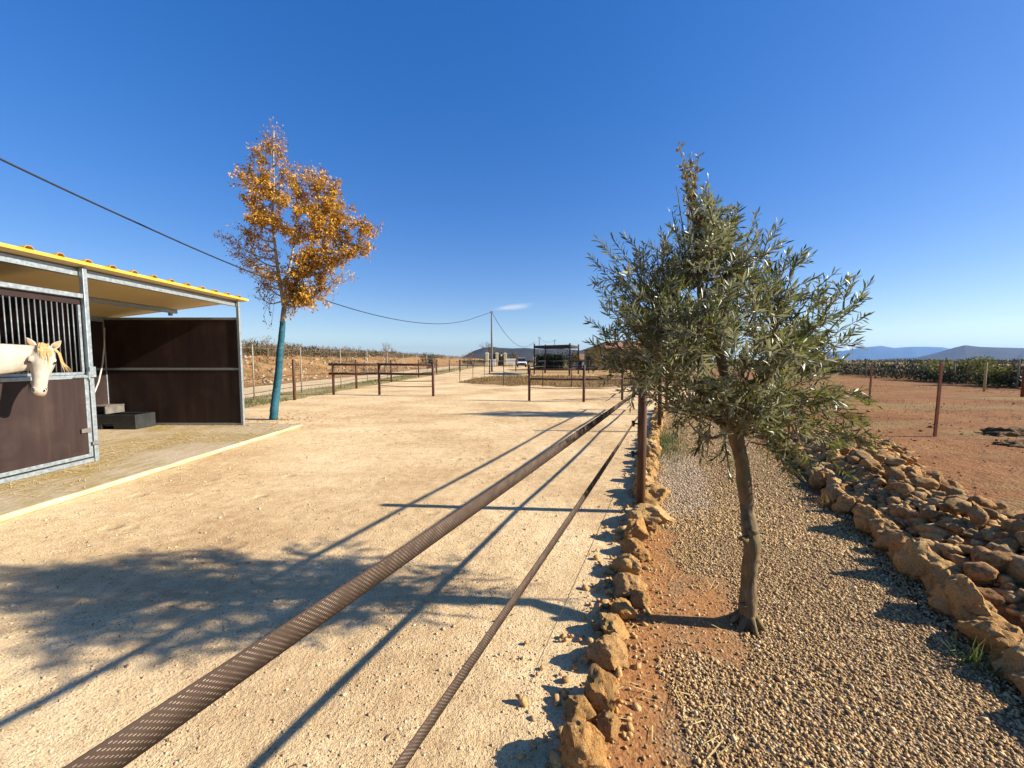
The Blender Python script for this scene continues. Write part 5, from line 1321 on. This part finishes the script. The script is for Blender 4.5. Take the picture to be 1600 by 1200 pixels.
m = MB(); q = [p+Vector((0, 0, zr+.11)) for p in (FLp, FRp, BRp, BLp)]; m.add(q+[p+Vector((0, 0, .04)) for p in q], [(3,2,1,0),(4,5,6,7),(0,1,5,4),(1,2,6,5),(2,3,7,6),(3,0,4,7)]); m.build('shade_roof', M['net'], pg)
# dark clipped hedge and shrubs behind
def block_hedge(name, x0, x1, Yd, dp, h, n, m, label, cat='hedge'):
    t = empty(name, ((x0+x1)/2, Yd, 0), label, cat); lv = Leaves()
    for i in range(n):
        f = r.random(); x = r.uniform(x0, x1); y = Yd+r.uniform(0, dp); z = r.uniform(.05, h)
        if f < .5: y = Yd+r.gauss(0, .1)
        elif f < .8: z = h+r.gauss(0, .12)
        lv.add(Vector((x, y, z)), rv(r), rv(r), .3*r.uniform(.6, 1.3), .17)
    lv.build('foliage', M[m], t, True)
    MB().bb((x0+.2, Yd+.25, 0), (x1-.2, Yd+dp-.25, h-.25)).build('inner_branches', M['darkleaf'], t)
block_hedge('clipped_hedge', (838-800)/F*56, (882-800)/F*56, 56, 2, 2.05, 2600, 'darkleaf', 'dark clipped hedge seen through the pergola')
bush('conical_shrub', (893.5-800)/F*54, 54, 0, 1.0, 1.0, 2.7, 1200, 'shrub', 'tall green shrub at the right end of the dark clipped hedge', 'shrub', None, .22, 9)
bush('round_shrub', (846-800)/F*60, 60, 0, 1.3, 1.0, 2.6, 900, 'shrub', 'light green shrub behind the left end of the clipped hedge', 'shrub', None, .22, 8)
bush('garden_tree', (922-800)/F*61, 61, 0, .5, .6, 2.6, 700, 'shrub', 'green tree beside the left corner of the yellow house', 'tree', None, .25, 9)
bush('garden_tree', (778-800)/F*92, 92, 0, 2.6, 1.0, 3.3, 1400, 'darkleaf', 'dark tree mass behind the cream gate pillars', 'tree', None, .3, 9)
bush('garden_tree', (806-800)/F*96, 96, 0, 2.0, 1.0, 3.0, 1000, 'twigbr', 'brownish shrub mass behind the white wall beside the car', 'tree', None, .3, 9)
# yellow house and outbuilding
hx0, hy = (929-800)/F*62, 62
ho = empty('yellow_house', (hx0, hy, 0), 'ochre yellow house with tiled roof behind the left side of the olive crown', 'house')
m = MB().bb((hx0, hy, 0), (hx0+15, hy+9, 3.2)); hw = m.build('wall', M['yelwall'], ho)
m = MB(); A0, A1 = hx0-.5, hx0+15.5; m.add([(A0, hy-.5, 3.1), (A1, hy-.5, 3.1), (A1, hy+9.5, 3.1), (A0, hy+9.5, 3.1), (A0+3.5, hy+4.5, 4.7), (A1-3.5, hy+4.5, 4.7), (A0, hy-.5, 3.22), (A1, hy-.5, 3.22), (A1, hy+9.5, 3.22), (A0, hy+9.5, 3.22)],
  [(0,1,2,3),(0,1,7,6),(1,2,8,7),(2,3,9,8),(3,0,6,9),(6,7,5,4),(7,8,5),(8,9,4,5),(9,6,4)]); m.build('roof', M['tile'], ho)
for x in (1.2, 5.0, 9.0):
    f = MB().bb((hx0+x, hy-.05, 1.1), (hx0+x+1.1, hy+.03, 2.3)).build('window', M['white'], ho); MB().bb((hx0+x+.1, hy-.07, 1.2), (hx0+x+1.0, hy-.052, 2.2)).build('pane', M['glass'], f)
MB().bb((hx0+3.1, hy-.05, 0), (hx0+4.1, hy+.03, 2.15)).build('door', M['dark'], ho)
ob = empty('garden_shed', ((906-800)/F*72, 72, 0), 'small pale shed with low brown roof between pergola and yellow house', 'shed')
x0, x1 = (899-800)/F*72, (917-800)/F*72
MB().bb((x0, 72, 0), (x1, 75, 1.5)).build('wall', M['white'], ob); m = MB(); m.add([(x0-.2, 71.8, 1.5), (x1+.2, 71.8, 1.5), (x1+.2, 75.2, 1.5), (x0-.2, 75.2, 1.5), (x0-.2, 73.5, 2.6), (x1+.2, 73.5, 2.6)], [(0,1,2,3),(0,1,5,4),(1,2,5),(2,3,4,5),(3,0,4)]); m.build('roof', M['tile'], ob)
MB().bb((x0+.5, 71.95, 0), (x0+1.2, 72.02, 1.3)).build('door', M['dark'], ob)
# gate pillars and wall
def pillar(u, Yd, h, w_, label, cap=True):
    x = (u-800)/F*Yd; t = empty('gate_pillar', (x, Yd, 0), label, 'pillar', 'gate pillars')
    MB().bb((x-w_/2, Yd-w_/2, 0), (x+w_/2, Yd+w_/2, h)).build('shaft', M['gate_yellow'], t, bevel=.03)
    m = MB(); n = 10
    for k in (0, 1):
        for i in range(n+1):
            a = math.pi*i/n; m.v.append(Vector((x-math.cos(a)*w_*.62, Yd+(-1 if k == 0 else 1)*w_*.6, h+.01+math.sin(a)*w_*.62)))
    for i in range(n): m.f.append((i, i+1, n+2+i, n+1+i))
    m.f.append(tuple(range(n+1))); m.f.append(tuple(n+1+i for i in range(n, -1, -1))); m.f.append((0, n+1, 2*n+1, n)); m.build('cap', M['white'], t)
    MB().bb((x-w_*.6, Yd-w_*.6, .0), (x+w_*.6, Yd+w_*.6, .7)).build('plinth', M['gate_yellow'], t, bevel=.02)
pillar(761, 84, 2.75, .62, 'leftmost cream gate pillar with rounded cap, left of the utility pole')
pillar(776.5, 88, 2.8, .6, 'second cream gate pillar, just right of the utility pole')
pillar(789.5, 84, 2.7, .6, 'rightmost cream gate pillar, nearest to the white car')
x = (782.5-800)/F*92; t = empty('water_tank', (x, 92, 0), 'small cream round tank on a base between the two right gate pillars', 'tank')
MB().tube([(x, 92, .0), (x, 92, 1.9)], .3, 12).build('base', M['gate_yellow'], t); MB().tube([(x, 92, 1.91), (x, 92, 2.7), (x, 92, 2.9)], [.36, .36, .15], 14).build('tank', M['gate_yellow'], t, True)
def wallp(name, u0, u1, Yd, h, m, label): return tag(MB().bb(((u0-800)/F*Yd, Yd, 0), ((u1-800)/F*Yd, Yd+.25, h)).build(name, M[m], None, bevel=.02), label, 'wall')
wallp('garden_wall', 764, 774.5, 86, 1.6, 'white', 'white wall between the leftmost and second gate pillars')
wallp('garden_wall', 791.5, 806, 90, 1.75, 'white', 'white wall between the rightmost gate pillar and the car')
wallp('garden_wall', 793, 802, 83, .75, 'gate_yellow', 'low cream wall before the white wall, left of the car')
t = empty('sliding_gate', ((783-800)/F*85, 85, 0), 'dark slanted metal gate leaf between the second and rightmost gate pillars', 'gate')
x0, x1 = (778-800)/F*85, (788.5-800)/F*85; m = MB(); m.add([(x0, 85, .25), (x1, 85, .25), (x1, 85, 2.2), (x0, 85, 1.0), (x0, 85.08, .25), (x1, 85.08, .25), (x1, 85.08, 2.2), (x0, 85.08, 1.0)], [(0,1,2,3),(7,6,5,4),(0,1,5,4),(1,2,6,5),(2,3,7,6),(3,0,4,7)]); m.build('leaf', M['dark'], t)
MB().bb((x0, 84.98, .05), (x1, 85.1, .24)).build('rail', M['dark'], t)
# car: white off-roader seen from the front
cx, cy = (815.5-800)/F*76, 76
car = empty('parked_car', (cx, cy, 0), 'white off-road car parked facing the yard between the white wall and pergola', 'car')
def car_ring(y, zs): return [(cx+sx_*w_, cy+y, z) for sx_, w_, z in zs]
m = MB(); secs = []
for y, hood in ((0, .95), (.25, 1.05), (1.2, 1.12), (1.25, 1.13), (4.3, 1.13), (4.45, 1.0)):
    w_ = .92 if .2 < y < 4.4 else .86; secs.append([(cx-w_*.96, cy+y, .42), (cx-w_, cy+y, .8), (cx-w_*.95, cy+y, hood), (cx+w_*.95, cy+y, hood), (cx+w_, cy+y, .8), (cx+w_*.96, cy+y, .42)])
V = [p for s_ in secs for p in s_]; Fc = [tuple(range(6)), tuple(30+i for i in range(5, -1, -1))]
for i in range(5):
    for k in range(6): Fc.append((i*6+k, i*6+(k+1) % 6, (i+1)*6+(k+1) % 6, (i+1)*6+k))
m.add(V, Fc); m.build('body', M['carwhite'], car, bevel=.04)
m = MB(); V = []
for y, z, w_ in ((1.15, 1.135, .86), (1.75, 1.80, .70), (4.0, 1.82, .70), (4.3, 1.135, .84)): V += [(cx-w_, cy+y, z), (cx+w_, cy+y, z)]
m.add(V, [(0,1,3,2),(2,3,5,4),(4,5,7,6),(0,2,4,6),(1,7,5,3),(0,6,7,1)]); cb_ = m.build('cabin', M['glass'], car, bevel=.03)
MB().bb((cx-.68, cy+1.72, 1.815), (cx+.68, cy+4.05, 1.875)).build('roof', M['carwhite'], cb_, bevel=.02)
m = MB().bb((cx-.5, cy-.02, .62), (cx+.5, cy+.02, .86)).build('radiator_grille', M['tyre'], car); MB().bb((cx-.9, cy-.12, .40), (cx+.9, cy-.022, .60)).build('bumper', M['tyre'], car, bevel=.02)
for q in (-1, 1): MB().bb((cx+q*.56, cy-.03, .66), (cx+q*.80, cy+.03, .86)).build('headlight', M['glass'], car, bevel=.02); MB().bb((cx+q*.93, cy+1.3, 1.12), (cx+q*1.12, cy+1.38, 1.3)).build('mirror', M['tyre'], car)
for q in (-1, 1):
    for yy in (.8, 3.5):
        wh = MB().tube([(cx+q*.70, cy+yy, .36), (cx+q*.94, cy+yy, .36)], .36, 20).build('wheel', M['tyre'], car); MB().tube([(cx+q*.935, cy+yy, .36), (cx+q*.955, cy+yy, .36)], .2, 14).build('rim', M['galv'], wh)
tag(MB().bb(((833-800)/F*86, 86, 0), ((836.5-800)/F*86, 86.6, 2.1)).build('white_cabinet', M['white'], None, bevel=.03), 'narrow white upright cabinet left of the pergola posts', 'cabinet')
# concrete pad in the paddock, seen as a grey strip
tag(MB().bb((-.8, 42.5, 0), (2.0, 47, .06)).build('concrete_pad', M['track'], None), kind='structure')
